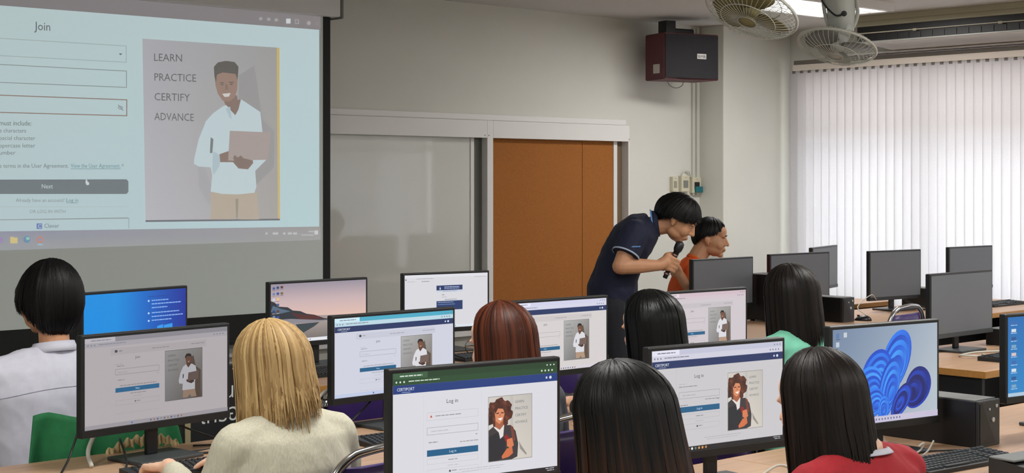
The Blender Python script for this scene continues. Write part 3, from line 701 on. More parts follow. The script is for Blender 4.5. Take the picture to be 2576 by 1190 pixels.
def power_box(x, y, label, h=.15, w=.13, L=.36, rz=0):
    t = thing('power_box', label, 'power supply', (x, y, DZ), rz, 'black power boxes on the desks')
    obj('case', bx((0, .012, 0), (w, L, h), .004), m_box, t); obj('top_cover', bx((.004, .016, h), (w - .004, L - .004, h + .002)), m_top, t)
    bm = nb(); box(bm, (0, 0, 0), (w, .012, h), .003); f = obj('front', bm, m_boxf, t)
    bm = nb(); prism(bm, [(.02, h - .01), (.006, h - .01), (.006, .01), (w - .03, .01)], -.002, .0)
    bmesh.ops.transform(bm, matrix=Matrix(((1, 0, 0, 0), (0, 0, 1, 0), (0, 1, 0, 0), (0, 0, 0, 1))), verts=bm.verts); bmesh.ops.recalc_face_normals(bm, faces=bm.faces)
    obj('front_facet', bm, m_box, t)
    for (a, b, r) in ((.105, .128, .006), (.085, .085, .008), (.062, .12, .004)):
        obj('button', lathe(nb(), [(r, 0), (r, .004), (r * .6, .005)], 14, Matrix.Translation((a * w / .13, 0, b * h / .15)) @ Matrix.Rotation(R(90), 4, 'X')), m_led, t)
    return t
power_box(4.52, 2.66, 'black power box with silver buttons right of the petal wallpaper monitor')
power_box(7.99, 5.62, 'black power box beyond the hair of the woman in mint', .15, .12, .32)
power_box(9.36, 5.75, 'black power box right of the blank monitor above the purple chair', .13, .14, .35)
def pc_tower(x, y, label, w=.19, L=.4, h=.29):
    t = thing('computer_tower', label, 'computer', (x, y, DZ), 0)
    obj('case', bx((0, .015, .01), (w, L, h), .004), m_box, t); obj('front_panel', bx((0, 0, .01), (w, .015, h), .004), m_boxf, t)
    obj('drive_slot', bx((.02, -.002, h - .06), (w - .02, 0, h - .03)), m_black, t); obj('power_button', lathe(nb(), [(.009, 0), (.009, .004)], 14, Matrix.Translation((w / 2, 0, h - .1)) @ Matrix.Rotation(R(90), 4, 'X')), m_led, t)
    for q in (.02, w - .04):
        for r in (.03, L - .05): obj('foot', bx((q, r, 0), (q + .02, r + .02, .01)), m_kb, t)
    return t
pc_tower(7.68, 5.73, 'black computer tower between the blank monitors behind the mint shirt')
power_box(7.46, 4.05, 'black power box under the blank monitor with grey lip', .085, .13, .3)
m_cab = mat('black_cable', (18, 18, 20), .5); m_cabw = mat('white_cable', (196, 194, 184), .5)
def cable(pts, label, m=m_cab, r=.0035, n=8):
    return tag(obj('cable', tube(nb(), spline(pts, n), r, 6), m, smooth=True), label, 'cable', 'loose computer cables')
z = DZ + .005
cable([(2.28, 4.3, .95), (2.2, 4.26, .8), (2.1, 4.12, z), (2.2, 4.06, z), (2.35, 4.2, z), (2.44, 4.4, z + .05)], 'black cable looping left of the Join page monitor stand')
cable([(2.55, 4.36, .92), (2.62, 4.38, .84), (2.8, 4.36, z), (2.62, 4.3, z), (2.72, 4.24, z), (2.86, 4.3, z), (2.7, 4.4, z)], 'coiled black cable behind the keyboard of the blonde woman')
cable([(2.42, 4.44, .9), (2.36, 4.4, .84), (2.3, 4.34, .79), (2.28, 4.28, z)], 'thick white cable behind the Join page monitor', m_cabw, .007)
cable([(3.3, 4.4, .9), (3.2, 4.38, .88), (3.12, 4.34, .82), (3.1, 4.3, z)], 'thick white cable behind the cyan-topped monitor', m_cabw, .006)
cable([(3.4, 4.34, .86), (3.3, 4.32, .8), (3.15, 4.25, z), (3.05, 4.2, z), (3.2, 4.18, z), (3.6, 4.2, z), (3.75, 4.26, z)], 'black cable across the desk under the cyan-topped monitor')
cable([(3.42, 4.35, .88), (3.5, 4.34, .8), (3.56, 4.33, .77), (3.6, 4.28, z)], 'short black cable hanging beside the cyan-topped monitor neck')
cable([(4.5, 6.04, .9), (4.52, 6.02, .84), (4.6, 5.96, .79), (4.75, 5.9, z), (4.55, 5.85, z), (4.5, 5.92, z + .01), (4.7, 5.98, z)], 'black cable dangling under the sunset lake monitor')
cable([(8.95, 6.0, .86), (8.85, 5.96, .83), (8.7, 5.9, .87), (8.55, 5.9, .8), (8.5, 5.8, z)], 'grey cable arching on the desk left of the blank monitor by the blinds', m_cabw, .003)
cable([(9.1, 5.98, .88), (9.2, 5.95, .8), (9.3, 5.86, z), (9.15, 5.8, z), (9.0, 5.84, z + .03), (8.85, 5.8, z)], 'tangled black cable under the blank monitor by the blinds', m_cab, .006)
cable([(4.2, 2.72, z), (4.24, 2.7, .77), (4.25, 2.69, .795), (4.235, 2.7, .785)], 'upright grey twist of cable before the power box', m_cabw, .0028)
cable([(4.26, 2.7, z), (4.275, 2.69, .77), (4.29, 2.68, .80)], 'second upright grey cable end before the power box', m_cabw, .0028)
cable([(4.0, 2.78, z), (4.15, 2.7, z), (4.3, 2.74, z), (4.42, 2.68, z), (4.5, 2.62, z)], 'black cable lying in front of the power box')
cable([(3.2, 2.7, z), (3.35, 2.66, .79), (3.46, 2.64, .83), (3.5, 2.6, .79), (3.42, 2.58, z), (3.3, 2.62, z)], 'grey looped cable under the log-in monitor between two women', m_cabw, .004)
cable([(7.0, 4.1, z), (6.9, 4.02, z), (6.8, 4.06, z + .01), (6.86, 4.14, z), (7.05, 4.16, z), (7.2, 4.1, z)], 'pale cable coiled below the blank monitor with grey lip', m_cabw, .005)
tag(obj('paper_tag', bx((-.02, -.001, 0), (.02, .001, .05)), m_tag, None, (7.22, 4.05, .81), (R(20), R(35), 0)), 'white paper tag on a cable below the grey-lipped monitor', 'tag')
# small things on the desks
tag(obj('tissue_box', bx((-.06, -.05, 0), (.06, .05, .07), .006), mat('box_white', (206, 206, 196), .6), None, (5.62 - .18, 5.72, DZ), (0, 0, R(15))), 'small white box on the desk left of the auburn hair', 'box')
pl_ = thing('power_adapter', 'black plug adapter standing on the desk under the lake monitor', 'adapter', (4.72, 5.9, DZ))
obj('body', bx((-.025, -.02, 0), (.025, .02, .07), .006), m_box, pl_); obj('cap', bx((-.018, -.014, .07), (.018, .014, .085), .004), m_boxf, pl_)
st = thing('paper_cup', 'pale paper cup on the desk behind the nearest dark hair', 'cup', (3.72, 2.62, DZ))
obj('wall', lathe(nb(), [(.026, 0), (.036, .085), (.037, .087), (.034, .085), (.025, .004)], 24), mat('cup_paper', (216, 206, 176), .6), st, smooth=True)
# pale notebook and folder under the second log-in monitor
nbk = thing('notebook', 'pale grey notebook lying open under the second log-in monitor', 'notebook', (3.5, 2.52, DZ), R(-25))
obj('cover', bx((-.1, -.07, 0), (.1, .07, .006), .001), m_kb, nbk); obj('pages', bx((-.095, -.065, .006), (.095, .065, .016), .001), mat('paper_grey', (150, 166, 166), .7), nbk)
# black panel with lettering behind the left desk
pn = thing('lettered_panel', 'black panel with white Thai lettering behind the desk of the blonde woman', 'panel', (2.93, 4.66, 0), R(2))
obj('board', bx((-.32, 0, .2), (.42, .02, .97), .004), m_dark, pn)
obj('tape_strip', bx((-.105, -.003, .62), (-.083, 0, .93)), mat('masking_tape', (150, 140, 104), .7), pn)
cvt = Canvas(lambda u, v, l: (u, -.0008 - l * .0001, v), 1.0)
for s_, zz, sz, w in (('แผนกงาน', .855, .075, .3), ('เครื่องใช้', .775, .085, .26)):
    vs_, fs_, x0_, w_ = text_tris(s_); k_ = w / (w_ - x0_); b_ = len(cvt.v)
    cvt.v += [cvt.fn(-.045 + p.x * k_, zz + p.y * sz, 1) for p in vs_]
    for f_ in fs_: cvt.f.append(tuple(b_ + i for i in f_)); cvt.c.append([lin((200, 206, 206))] * len(f_))
cvt.build('lettering', M_INK, pn)
# silver device at lower right
dv = thing('desk_device', 'dark device with pale green label at the lower right corner', 'device', (4.21, 2.31, DZ), R(-8))
bm = nb(); prism(bm, [(-.07, 0), (.07, 0), (.07, .055), (-.07, .04)], -.1, .1); bmesh.ops.transform(bm, matrix=Matrix(((0, 0, 1, 0), (1, 0, 0, 0), (0, 1, 0, 0), (0, 0, 0, 1))), verts=bm.verts); bmesh.ops.recalc_face_normals(bm, faces=bm.faces)
obj('body', bm, m_boxf, dv); obj('label_sticker', bx((-.05, -.0725, .008), (.07, -.07, .032)), mat('green_sticker', (120, 176, 120), .6), dv); obj('lid', bx((-.1, -.02, .0515), (.1, .07, .058), .002, 1), m_top, dv)

# ------------------------------------------------------------------ chairs
m_chr = mat('chrome_tube', (196, 198, 200), .16, metal=1); m_pur = mat('purple_vinyl', (62, 42, 104), .38, noise_s=14, noise_a=.1, bump=.1)
m_rub = mat('rubber', (20, 20, 20), .8)
def make_chair():
    t = thing('stacking_chair', 'x', 'chair', (0, 0, 0), 0, 'purple chairs at the desks')
    hw, top, rc = .205, .89, .13
    P = [(-hw, -.24, .02), (-hw, -.2, .45), (-hw, -.245, top - rc)]
    for k in range(1, 8): a = math.pi / 2 * k / 8; P.append((-hw + rc * (1 - math.cos(a)), -.245 - .02 * k / 8, top - rc + rc * math.sin(a)))
    P += [(0, -.268, top + .006)]
    P = P + [(-x, y, zz) for x, y, zz in P[-2::-1]]
    obj('back_frame', tube(nb(), spline(P, 3), .0125, 10), m_chr, t, smooth=True)
    bm = nb(); n = 10; out = []
    for i in range(n + 1):
        zz = .52 + (.33) * i / n; w = hw - .014 if zz < top - rc else max(.02, hw - .02 - rc + math.sqrt(max(0, rc * rc - (zz - top + rc) ** 2)))
        yb = -.2 - .05 * (zz - .45) / .44
        bul = .016 * math.sin(math.pi * (i + .5) / (n + 1))
        out.append([bm.verts.new((w * s, yb + dy, zz - (.012 * (1 - abs(s)) if i == n else 0))) for s, dy in ((-1, -.006), (-.6, -.018 - bul), (-.2, -.02 - bul), (.2, -.02 - bul), (.6, -.018 - bul), (1, -.006), (1, .01), (.5, .02 + bul), (0, .024 + bul), (-.5, .02 + bul), (-1, .01))])
    for A, B in zip(out, out[1:]):
        for k in range(len(A)): bm.faces.new((A[k], A[(k + 1) % len(A)], B[(k + 1) % len(A)], B[k]))
    bm.faces.new(out[0][::-1]); bm.faces.new(out[-1]); obj('backrest', bm, m_pur, t, smooth=True)
    obj('seat', bx((-.2, -.19, .43), (.2, .22, .48), .022, 3), m_pur, t, smooth=True)
    for s in (-1, 1):
        obj('leg', tube(nb(), spline([(s * .19, -.2, .42), (s * .19, .17, .42), (s * .19, .21, .4), (s * .2, .24, .02)], 4), .011, 8), m_chr, t, smooth=True)
        for y in (-.24, .24): obj('foot', lathe(nb(), [(.014, 0), (.014, .03)], 10, Matrix.Translation((s * .203, y, 0))), m_rub, t)
    obj('stretcher', tube(nb(), [(-.2, -.225, .25), (.2, -.225, .25)], .008), m_chr, t)
    return t
ch0 = make_chair(); first = [True]
def chair(x, y, rz, label):
    o = ch0 if first[0] else copy_tree(ch0)
    first[0] = False; o.location = (x, y, 0); o.rotation_euler = (0, 0, rz); o['label'] = label
    return o

# ------------------------------------------------------------------ people
def V(*a): return Vector(a)
def capsule(bm, pts, rad, n=12):
    pts = [Vector(p) for p in pts]
    if not hasattr(rad, '__len__'): rad = [rad] * len(pts)
    d0 = (pts[0] - pts[1]).normalized(); d1 = (pts[-1] - pts[-2]).normalized()
    P, Q = [], []
    for a in (85, 55, 28): P.append(pts[0] + d0 * rad[0] * math.sin(R(a))); Q.append(rad[0] * math.cos(R(a)))
    P += pts; Q += list(rad)
    for a in (28, 55, 85): P.append(pts[-1] + d1 * rad[-1] * math.sin(R(a))); Q.append(rad[-1] * math.cos(R(a)))
    return tube(bm, P, Q, n)
def ellip(bm, c, r, mtx=None, sub=3):
    k = bmesh.ops.create_icosphere(bm, subdivisions=sub, radius=1)
    for v in k['verts']: v.co = Vector((v.co.x * r[0], v.co.y * r[1], v.co.z * r[2])) + Vector(c)
    if mtx is not None: bmesh.ops.transform(bm, matrix=mtx, verts=k['verts'])
def loft(bm, rings, n=28, right=V(1, 0, 0), e=2.3):
    """rings: (centre, half breadth, half depth); planes follow the spine; super-ellipse sections"""
    C = [Vector(r[0]) for r in rings]; _, T_, _ = frames(C); out = []
    for c, t, r in zip(C, T_, rings):
        rr = right.normalized(); fw = t.cross(rr).normalized() * 1.0; fw = -fw if fw.y < 0 else fw
        ring = []
        for k in range(n):
            a = 2 * math.pi * k / n; ca, sa = math.cos(a), math.sin(a)
            ring.append(bm.verts.new(c + rr * r[1] * math.copysign(abs(ca) ** (2 / e), ca) + fw * r[2] * math.copysign(abs(sa) ** (2 / e), sa)))
        out.append(ring)
    for A, B in zip(out, out[1:]):
        for k in range(n): bm.faces.new((A[k], A[(k + 1) % n], B[(k + 1) % n], B[k]))
    bm.faces.new(out[0][::-1]); bm.faces.new(out[-1])
def skin_over(bm, voxel, it=3, fold=0, freq=(9, 9, 5), seed=0):
    bmesh.ops.recalc_face_normals(bm, faces=bm.faces)
    me = bpy.data.meshes.new('tmp'); bm.to_mesh(me); bm.free()
    o = bpy.data.objects.new('tmp', me); COL.objects.link(o)
    md = o.modifiers.new('r', 'REMESH'); md.mode = 'VOXEL'; md.voxel_size = voxel
    sm = o.modifiers.new('s', 'SMOOTH'); sm.iterations = it; sm.factor = .5
    dg = bpy.context.evaluated_depsgraph_get()
    out = bpy.data.meshes.new_from_object(o.evaluated_get(dg))
    bpy.data.objects.remove(o); bpy.data.meshes.remove(me)
    if fold:
        nv = len(out.vertices); co = np.empty(nv * 3, np.float32); out.vertices.foreach_get('co', co); no = np.empty(nv * 3, np.float32)
        out.vertex_normals.foreach_get('vector', no) if hasattr(out, 'vertex_normals') else None
        co = co.reshape(-1, 3); no = no.reshape(-1, 3)
        for i in range(nv):
            p = co[i]; q = Vector((p[0] * freq[0] + seed, p[1] * freq[1], p[2] * freq[2] + p[0] * 4))
            v1 = noise.noise(q); v2 = 1 - abs(noise.noise(q * 1.9 + Vector((5, 3, 1)))) * 2
            co[i] += no[i] * fold * (.6 * v1 + .55 * v2)
        out.vertices.foreach_set('co', co.ravel()); out.update()
    out.materials.clear(); out.shade_smooth()
    return out
def head_blobs(bm, M, face=True, k=1.0):
    def e(c, r): ellip(bm, c, r, M)
    e((0, -.012, .032), (.077, .095, .088)); e((0, .03, -.02), (.068, .07, .082)); e((0, .038, -.062), (.05, .055, .05)); e((0, .074, -.098), (.022, .02, .018)); e((0, .06, .045), (.06, .042, .045))
    for s in (-1, 1):
        e((s * .034, .06, -.036), (.03, .03, .034)); e((s * .04, .026, -.066), (.022, .045, .032))
        e((s * .076, -.004, -.014), (.009, .016, .027)); e((s * .083, -.014, -.006), (.006, .011, .02)); e((s * .077, .0, -.036), (.007, .009, .009))
        if face: e((s * .03, .09, .018), (.024, .012, .008))
    if face:
        bm2 = [M @ V(0, .095, .012), M @ V(0, .108, -.014), M @ V(0, .116, -.03)]
        capsule(bm, bm2, [.008, .0095, .0115], 8); e((.011, .1, -.034), (.009, .01, .008)); e((-.011, .1, -.034), (.009, .01, .008))
        e((0, .096, -.06), (.022, .01, .006)); e((0, .094, -.072), (.02, .01, .007))
def eyes_and_brows(root, M, k=1.0):
    me = nb()
    for s in (-1, 1):
        b = nb(); ellip(b, (s * .031, .0845, .0), (.0115, .007, .0034), M, 2); obj('eye', b, mat('eye_white', (196, 190, 184), .3), root, smooth=True)
        b = nb(); ellip(b, (s * .031, .0882, -.0004), (.005, .0038, .0034), M, 2); obj('iris', b, mat('iris_dark', (26, 18, 14), .2), root, smooth=True)
        b = nb(); tube(b, [M @ V(s * .014, .1, .022), M @ V(s * .03, .1015, .026), M @ V(s * .046, .093, .022)], [.002, .0035, .002], 6); obj('eyebrow', b, mat('brow', (24, 18, 16), .7), root)
    b = nb(); tube(b, [M @ V(-.021, .096, -.066), M @ V(0, .1025, -.0655), M @ V(.021, .096, -.066)], [.002, .004, .002], 6); obj('lips', b, mat('lip_skin', (150, 88, 76), .5), root, smooth=True)
def hand(bm, w, f, nrm, lat, curl=.35, k=1.0):
    """w wrist, f along the hand, nrm out of the back of the hand, lat towards the thumb"""
    f = Vector(f).normalized(); nrm = Vector(nrm); nrm = (nrm - f * nrm.dot(f)).normalized(); lat = Vector(lat); lat = (lat - f * lat.dot(f) - nrm * lat.dot(nrm)).normalized(); w = Vector(w)
    for s in (-.028, -.01, .01, .026): capsule(bm, [w + f * .005 + lat * s * .7, w + f * .045 * k + lat * s, w + f * .085 * k + lat * s], [.012, .0135, .0115], 8)
    for s, L in ((.029, .070), (.0105, .078), (-.0095, .072), (-.0285, .056)):
        p = w + f * .085 * k + lat * s; d = f.copy(); P = [p]
        for j, seg in enumerate((.42, .32, .26)):
            d = (Matrix.Rotation(-curl * (1.0 if j else .8), 3, lat.cross(f).cross(f) if False else (f.cross(nrm))) @ d)
            p = p + d * L * seg; P.append(p)
        capsule(bm, P, [.0098, .0092, .0085, .0072], 8)
    t0 = w + f * .022 + lat * .026 - nrm * .004; d = (f * .62 + lat * .72 - nrm * .25).normalized(); p1 = t0 + d * .035; d2 = (f * .9 + lat * .3 - nrm * .35 * (1 + curl)).normalized(); p2 = p1 + d2 * .03; p3 = p2 + (d2 - nrm * curl * .4).normalized() * .022
    capsule(bm, [t0, p1, p2, p3], [.0145, .0118, .0105, .0085], 8)

def hair_mat(name, dark, light, rough=.34):
    m = mat(name, dark, rough + .12, spec=.22); nt = m.node_tree; b = nt.nodes['Principled BSDF']
    at = nt.nodes.new('ShaderNodeAttribute'); at.attribute_name = 'strand'
    rp = nt.nodes.new('ShaderNodeValToRGB'); rp.color_ramp.elements[0].color = (*lin(dark), 1); rp.color_ramp.elements[1].color = (*lin(light), 1)
    nt.links.new(at.outputs['Fac'], rp.inputs[0]); nt.links.new(rp.outputs[0], b.inputs['Base Color'])
    return m
def hair(root, M, m, a=.09, b=.112, c=.105, cen=(0, -.014, .03), n=520, zend=None, faceopen=48, flare=1.0, jit=.012, width=.007, short=None, fringe=None, part=(0, .01), seed=1, tip=0, wisp=.0):
    """locks combed from the crown over a skull-shaped shell, then falling to zend(theta); one mesh"""
    rnd = random.Random(seed); verts, faces, vals = [], [], []
    def limit(th):                                   # polar angle where short hair stops
        if short: return short(th)
        if fringe and abs(th) < faceopen: return fringe
        return 180
    def path(th, off, zj, ph0, lim, npt=13):
        P, Nn = [], []; s = 1 if th >= 0 else -1
        long_ = lim >= 179
        phs = [ph0 + (min(lim, 92) - ph0) * i / 7 for i in range(8)]
        if not long_ and lim > 92: phs = [ph0 + (lim - ph0) * i / 9 for i in range(10)]
        az = th
        for ph in phs:
            az = th
            if abs(th) < faceopen and not fringe and not short: t = min(1, ph / 75); az = s * (abs(th) + (faceopen - abs(th)) * t * t * (3 - 2 * t))
            A, Bq = R(ph), R(az)
            d = V(math.sin(A) * math.sin(Bq), math.sin(A) * math.cos(Bq), math.cos(A))
            shift = V(part[0], part[1], 0) * max(0, 1 - ph / 90)
            P.append(V(cen[0] + d.x * (a + off), cen[1] + d.y * (b + off), cen[2] + d.z * (c + off)) + shift); Nn.append(V(d.x / a, d.y / b, d.z / c).normalized())
        if long_:
            x, y, z0 = P[-1]; ze = zend(az) + zj; nf = 6
            for i in range(1, nf + 1):
                t = i / nf; fl = 1 + (flare - 1) * t
                P.append(V(cen[0] + (x - cen[0]) * fl, cen[1] + (y - cen[1]) * fl, z0 + (ze - z0) * t)); Nn.append(V(math.sin(R(az)), math.cos(R(az)), 0))
        return P, Nn
    def lock(P, Nn, w, th_, val):
        base = len(verts); m_ = len(P)
        for i, (p, nn) in enumerate(zip(P, Nn)):
            t = (P[min(i + 1, m_ - 1)] - P[max(0, i - 1)]).normalized(); sd = t.cross(nn); sd = sd.normalized() if sd.length > 1e-5 else V(1, 0, 0)
            u = i / (m_ - 1); ww = w * (.45 + .55 * min(1, u * 5)) * (1 if u < .75 else max(.08, (1 - u) / .25)); hh = th_ * (1 if u < .8 else max(.15, (1 - u) / .2))
            for q in (p - sd * ww, p + nn * hh, p + sd * ww): verts.append(M @ q); vals.append(max(0, min(1, val + tip * u * u)))
        for i in range(m_ - 1):
            for k in range(2): faces.append((base + 3 * i + k, base + 3 * i + k + 1, base + 3 * i + 4 + k, base + 3 * i + 3 + k))
    # inner shell
    grid = []; NT = 56
    for i in range(NT):
        th = -180 + 360 * i / NT; P, _ = path(th, -.007, .015, 1, limit(th)); grid.append(P)
    mx = max(len(p) for p in grid); base = len(verts)
    for P in grid:
        for j in range(mx): verts.append(M @ P[min(j, len(P) - 1)]); vals.append(.25)
    for i in range(NT):
        if not fringe and not short and zend and abs(-180 + 360 * (i + .5) / NT) < 3: rng = 6
        else: rng = mx - 1
        for j in range(rng):
            A = base + i * mx + j; B = base + ((i + 1) % NT) * mx + j
            if abs(-180 + 360 * (i + .5) / NT) < faceopen and not fringe and not short and j > 5: continue
            faces.append((A, B, B + 1, A + 1))
    for k in range(int(n * 1.7)):
        th = rnd.uniform(-180, 180); lim = limit(th); ph0 = rnd.choice((2, 4, 8, 14, 25, 40)) * rnd.uniform(.6, 1.4)
        if lim < 179: lim += rnd.uniform(-7, 7); ph0 = min(ph0 + rnd.uniform(0, 40) * (short is not None), lim - 25)
        cl = noise.noise(Vector((th * .11, seed, 0))); cl2 = noise.noise(Vector((th * .3, seed, 9)))
        P, Nn = path(th, rnd.uniform(-.002, .0035) + .006 * cl + .002 * cl2, rnd.gauss(0, jit) + jit * 1.2 * cl2, max(1, ph0), lim)
        wob = rnd.uniform(-1, 1) * .004; ph_ = rnd.uniform(0, 6)
        for i in range(len(P)):
            t = i / len(P); P[i] = P[i] + V(math.cos(R(th)), -math.sin(R(th)), 0) * wob * math.sin(ph_ + 5 * t) * t * 2 + Nn[i] * wisp * rnd.random() * max(0, t - .55)
        if short: P[-1] = P[-1] + Nn[-1] * rnd.uniform(0, .006); P[-2] = P[-2] + Nn[-2] * rnd.uniform(0, .004)
        lock(P, Nn, width * rnd.uniform(.4, 1.1), rnd.uniform(.0008, .0022), max(0, min(1, .35 + .6 * (rnd.random() - .5) + .55 * cl + .45 * cl2)) * (1 - max(0, tip)))
    me = bpy.data.meshes.new('hair'); me.from_pydata([tuple(v) for v in verts], [], faces)
    at = me.attributes.new('strand', 'FLOAT', 'POINT'); at.data.foreach_set('value', np.array(vals, np.float32))
    me.shade_smooth()
    return mesh_obj('hair', me, m, root)

m_skin = mat('skin_light', (214, 164, 134), .5, noise_s=30, noise_a=.04); m_skin2 = mat('skin_tan', (200, 146, 110), .5, noise_s=30, noise_a=.05); m_skin3 = mat('skin_pale', (226, 184, 158), .5, noise_s=30, noise_a=.04)
m_trs = mat('dark_trousers', (24, 26, 34), .8, noise_s=40, noise_a=.1); m_shoe = mat('shoe_black', (18, 18, 20), .5)
for m_ in (m_skin, m_skin2, m_skin3):
    m_.node_tree.nodes['Principled BSDF'].inputs['Subsurface Weight'].default_value = .08
def lower_body(root, s, skinbm):
    bm = nb()
    for q in (-1, 1):
        capsule(bm, [(q * .09 * s, .0, .53), (q * .11, .22, .545), (q * .12, .43, .53)], [.095, .085, .066]); capsule(bm, [(q * .12, .43, .52), (q * .12, .45, .3), (q * .12, .42, .1)], [.066, .058, .05])
    ellip(bm, (0, 0, .56), (.18, .14, .1))
    me = skin_over(bm, .014, 3); me.materials.append(m_trs); mesh_obj('trousers', me, None, root)
    for q in (-1, 1):
        b = nb(); ellip(b, (q * .12, .48, .045), (.045, .12, .045)); me = skin_over(b, .012, 1); me.materials.append(m_shoe); mesh_obj('shoe', me, None, root)
def seated(name, label, x, y, ztop, skin, shirt, hair_kw, hm, yaw=0, hrot=(0, 0, 0), hoff=(0, 0), wl=(-.13, .29, .80), wr=(.13, .29, .80), el=(-.24, .04, .74), er=(.24, .04, .74), voxel=.009, collar=None, fold=.004, lean=0.0, broad=1.0, curl=(.35, .35), fl=None, fr=None, neck_dy=0, bdz=None, ch=1.0):
    t = thing(name, label, 'person', (x, y, 0), yaw, 'people seated at the desks')
    s = ztop / 1.24; dz = (ztop - 1.265) if bdz is None else bdz
    def g(p): return V(p[0], p[1], p[2])
    def lx(zz): return lean * max(0, zz - .55)
    nz = 1.0 + dz; hc = V(hoff[0] + lx(1.12), hoff[1] + .035, ztop - .145)
    HM = Matrix.Translation(hc) @ Euler([R(v) for v in hrot]).to_matrix().to_4x4()
    shl, shr = V(-.16 * broad + lx(.95), -.005, .945 + dz * .9), V(.16 * broad + lx(.95), -.005, .945 + dz * .9)
    wl, wr, el, er = g(wl), g(wr), g(el), g(er)
    # body: one continuous surface
    bm = nb(); head_blobs(bm, HM)
    capsule(bm, [hc + HM.to_3x3() @ V(0, -.03, -.05), V(lx(1), -.02 + neck_dy, nz + .01), V(lx(1), -.01, nz - .08)], [.05, .052, .07])
    loft(bm, [((0, 0, .5), .15, .1), ((lx(.7), 0, .7), .135, .09), ((lx(.85), .0, .86 + dz), .16, .095), ((lx(.95), -.005, .945 + dz), .15, .07), ((lx(1), -.01, .985 + dz), .08, .05)])
    for sh, e_, w_ in ((shl, el, wl), (shr, er, wr)): capsule(bm, [sh, sh.lerp(e_, .5), e_], [.05, .043, .038]); capsule(bm, [e_, e_.lerp(w_, .4), w_], [.038, .036, .026])
    hand(bm, wl, fl or (wl - el) * V(1, 1, .2), (0, 0, 1), (1, 0, 0), curl[0]); hand(bm, wr, fr or (wr - er) * V(1, 1, .2), (0, 0, 1), (-1, 0, 0), curl[1])
    for q in (-1, 1): capsule(bm, [(q * .09, .0, .53), (q * .12, .42, .52)], [.07, .05]); capsule(bm, [(q * .12, .42, .52), (q * .12, .42, .1)], [.05, .035]); capsule(bm, [(q * .12, .42, .06), (q * .12, .52, .04)], [.035, .03])
    me = skin_over(bm, min(voxel, .0065), 2); me.materials.append(skin); mesh_obj('body', me, None, t)
    # shirt
    bm = nb()
    loft(bm, [((0, .0, .47), .19, .14), ((lx(.6), -.01, .6), .18, .135), ((lx(.75), -.01, .75 + dz * .5), .17 * broad, .125), ((lx(.86), -.012, .87 + dz), .19 * broad, .12), ((lx(.94), -.012, .95 + dz), .178 * broad, .095), ((lx(.98), -.01, .99 + dz), .115 * broad, .072), ((lx(1), -.012 + neck_dy * .5, 1.02 + dz), .066, .06)], e=2.2)
    for sh, e_, w_ in ((shl, el, wl), (shr, er, wr)):
        capsule(bm, [V(lx(1), -.012, .985 + dz), sh + V(0, -.005, -.012)], [.055, .062]); capsule(bm, [sh + V(0, 0, -.012), sh.lerp(e_, .5), e_], [.064, .06, .053]); capsule(bm, [e_, e_.lerp(w_, .45), e_.lerp(w_, .85)], [.053, .047, .036])
    me = skin_over(bm, voxel, 4, fold, (9, 9, 6), hash(name + label) % 97); me.materials.append(shirt); mesh_obj('shirt', me, None, t)
    if collar:
        bm = nb(); n = 28; A = []
        for k in range(n):
            a = 2 * math.pi * k / n; A.append([bm.verts.new((lx(1) + (r) * math.sin(a), -.012 + r * 1.0 * math.cos(a), 1.0 + dz + h * ch - .012 * math.cos(a))) for r, h in ((.066, .002), (.063, .028), (.068, .033), (.075, .014), (.08, .0))])
        for k in range(n):
            for j in range(4): bm.faces.new((A[k][j], A[(k + 1) % n][j], A[(k + 1) % n][j + 1], A[k][j + 1]))
        o = obj('collar', bm, collar, t, smooth=True); so = o.modifiers.new('s', 'SOLIDIFY'); so.thickness = .003
    lower_body(t, s, None)
    hair(t, HM, hm, **hair_kw)
    return t, HM
h_black = hair_mat('hair_black', (5, 5, 6), (17, 17, 18)); h_dark = hair_mat('hair_dark_brown', (8, 7, 6), (36, 26, 21)); h_blond = hair_mat('hair_blonde', (126, 94, 52), (218, 186, 132), .42); h_aub = hair_mat('hair_auburn', (36, 15, 9), (98, 48, 28)); h_bob = hair_mat('hair_bob_black', (5, 6, 6), (16, 17, 18), .24); h_brn = hair_mat('hair_brown_tips', (9, 8, 8), (98, 60, 36))
m_cream_s = mat('cream_knit', (200, 196, 176), .9, noise_s=70, noise_a=.1, stretch=(3, 3, .7), bump=.5); m_red = mat('red_jacket', (164, 24, 36), .8, noise_s=90, noise_a=.08, bump=.2); m_mint = mat('mint_shirt', (128, 212, 182), .8, noise_s=40, noise_a=.05); m_wht = mat('white_shirt', (204, 204, 218), .8, noise_s=60, noise_a=.03)
m_navy = mat('navy_polo', (17, 24, 52), .8, noise_s=120, noise_a=.12, bump=.1); m_orng = mat('orange_shirt', (228, 92, 22), .75, noise_s=60, noise_a=.06); m_gry = mat('grey_top', (70, 72, 80), .85); m_blk = mat('black_top', (26, 26, 30), .85)

def zlong(back, front=None, k=0):
    front = back if front is None else front
    return lambda az: (front + (back - front) * min(1, max(0, (abs(az) - 50) / 80))) + k * math.sin(R(az))
h_brn.node_tree.nodes['Color Ramp'].color_ramp.elements[0].position = .36
# 1 blonde woman
seated('person', 'person with long blonde hair in a cream knit sweater, hands at a keyboard', 2.45, 3.525, 1.232, m_skin3, m_cream_s,
       dict(a=.094, b=.112, c=.108, zend=zlong(-.12, -.2, .03), n=900, flare=1.02, jit=.02, width=.006, wisp=.03, faceopen=50, seed=3), h_blond, hrot=(-8, 0, 12), hoff=(-.01, .02), wl=(-.15, .35, .805), wr=(.12, .37, .80), el=(-.2, .07, .70), er=(.27, .1, .77), voxel=.008, collar=m_wht, broad=1.0, fl=V(.0, 1, -.1), fr=V(-.75, .75, -.05), curl=(.8, .25), fold=.005)
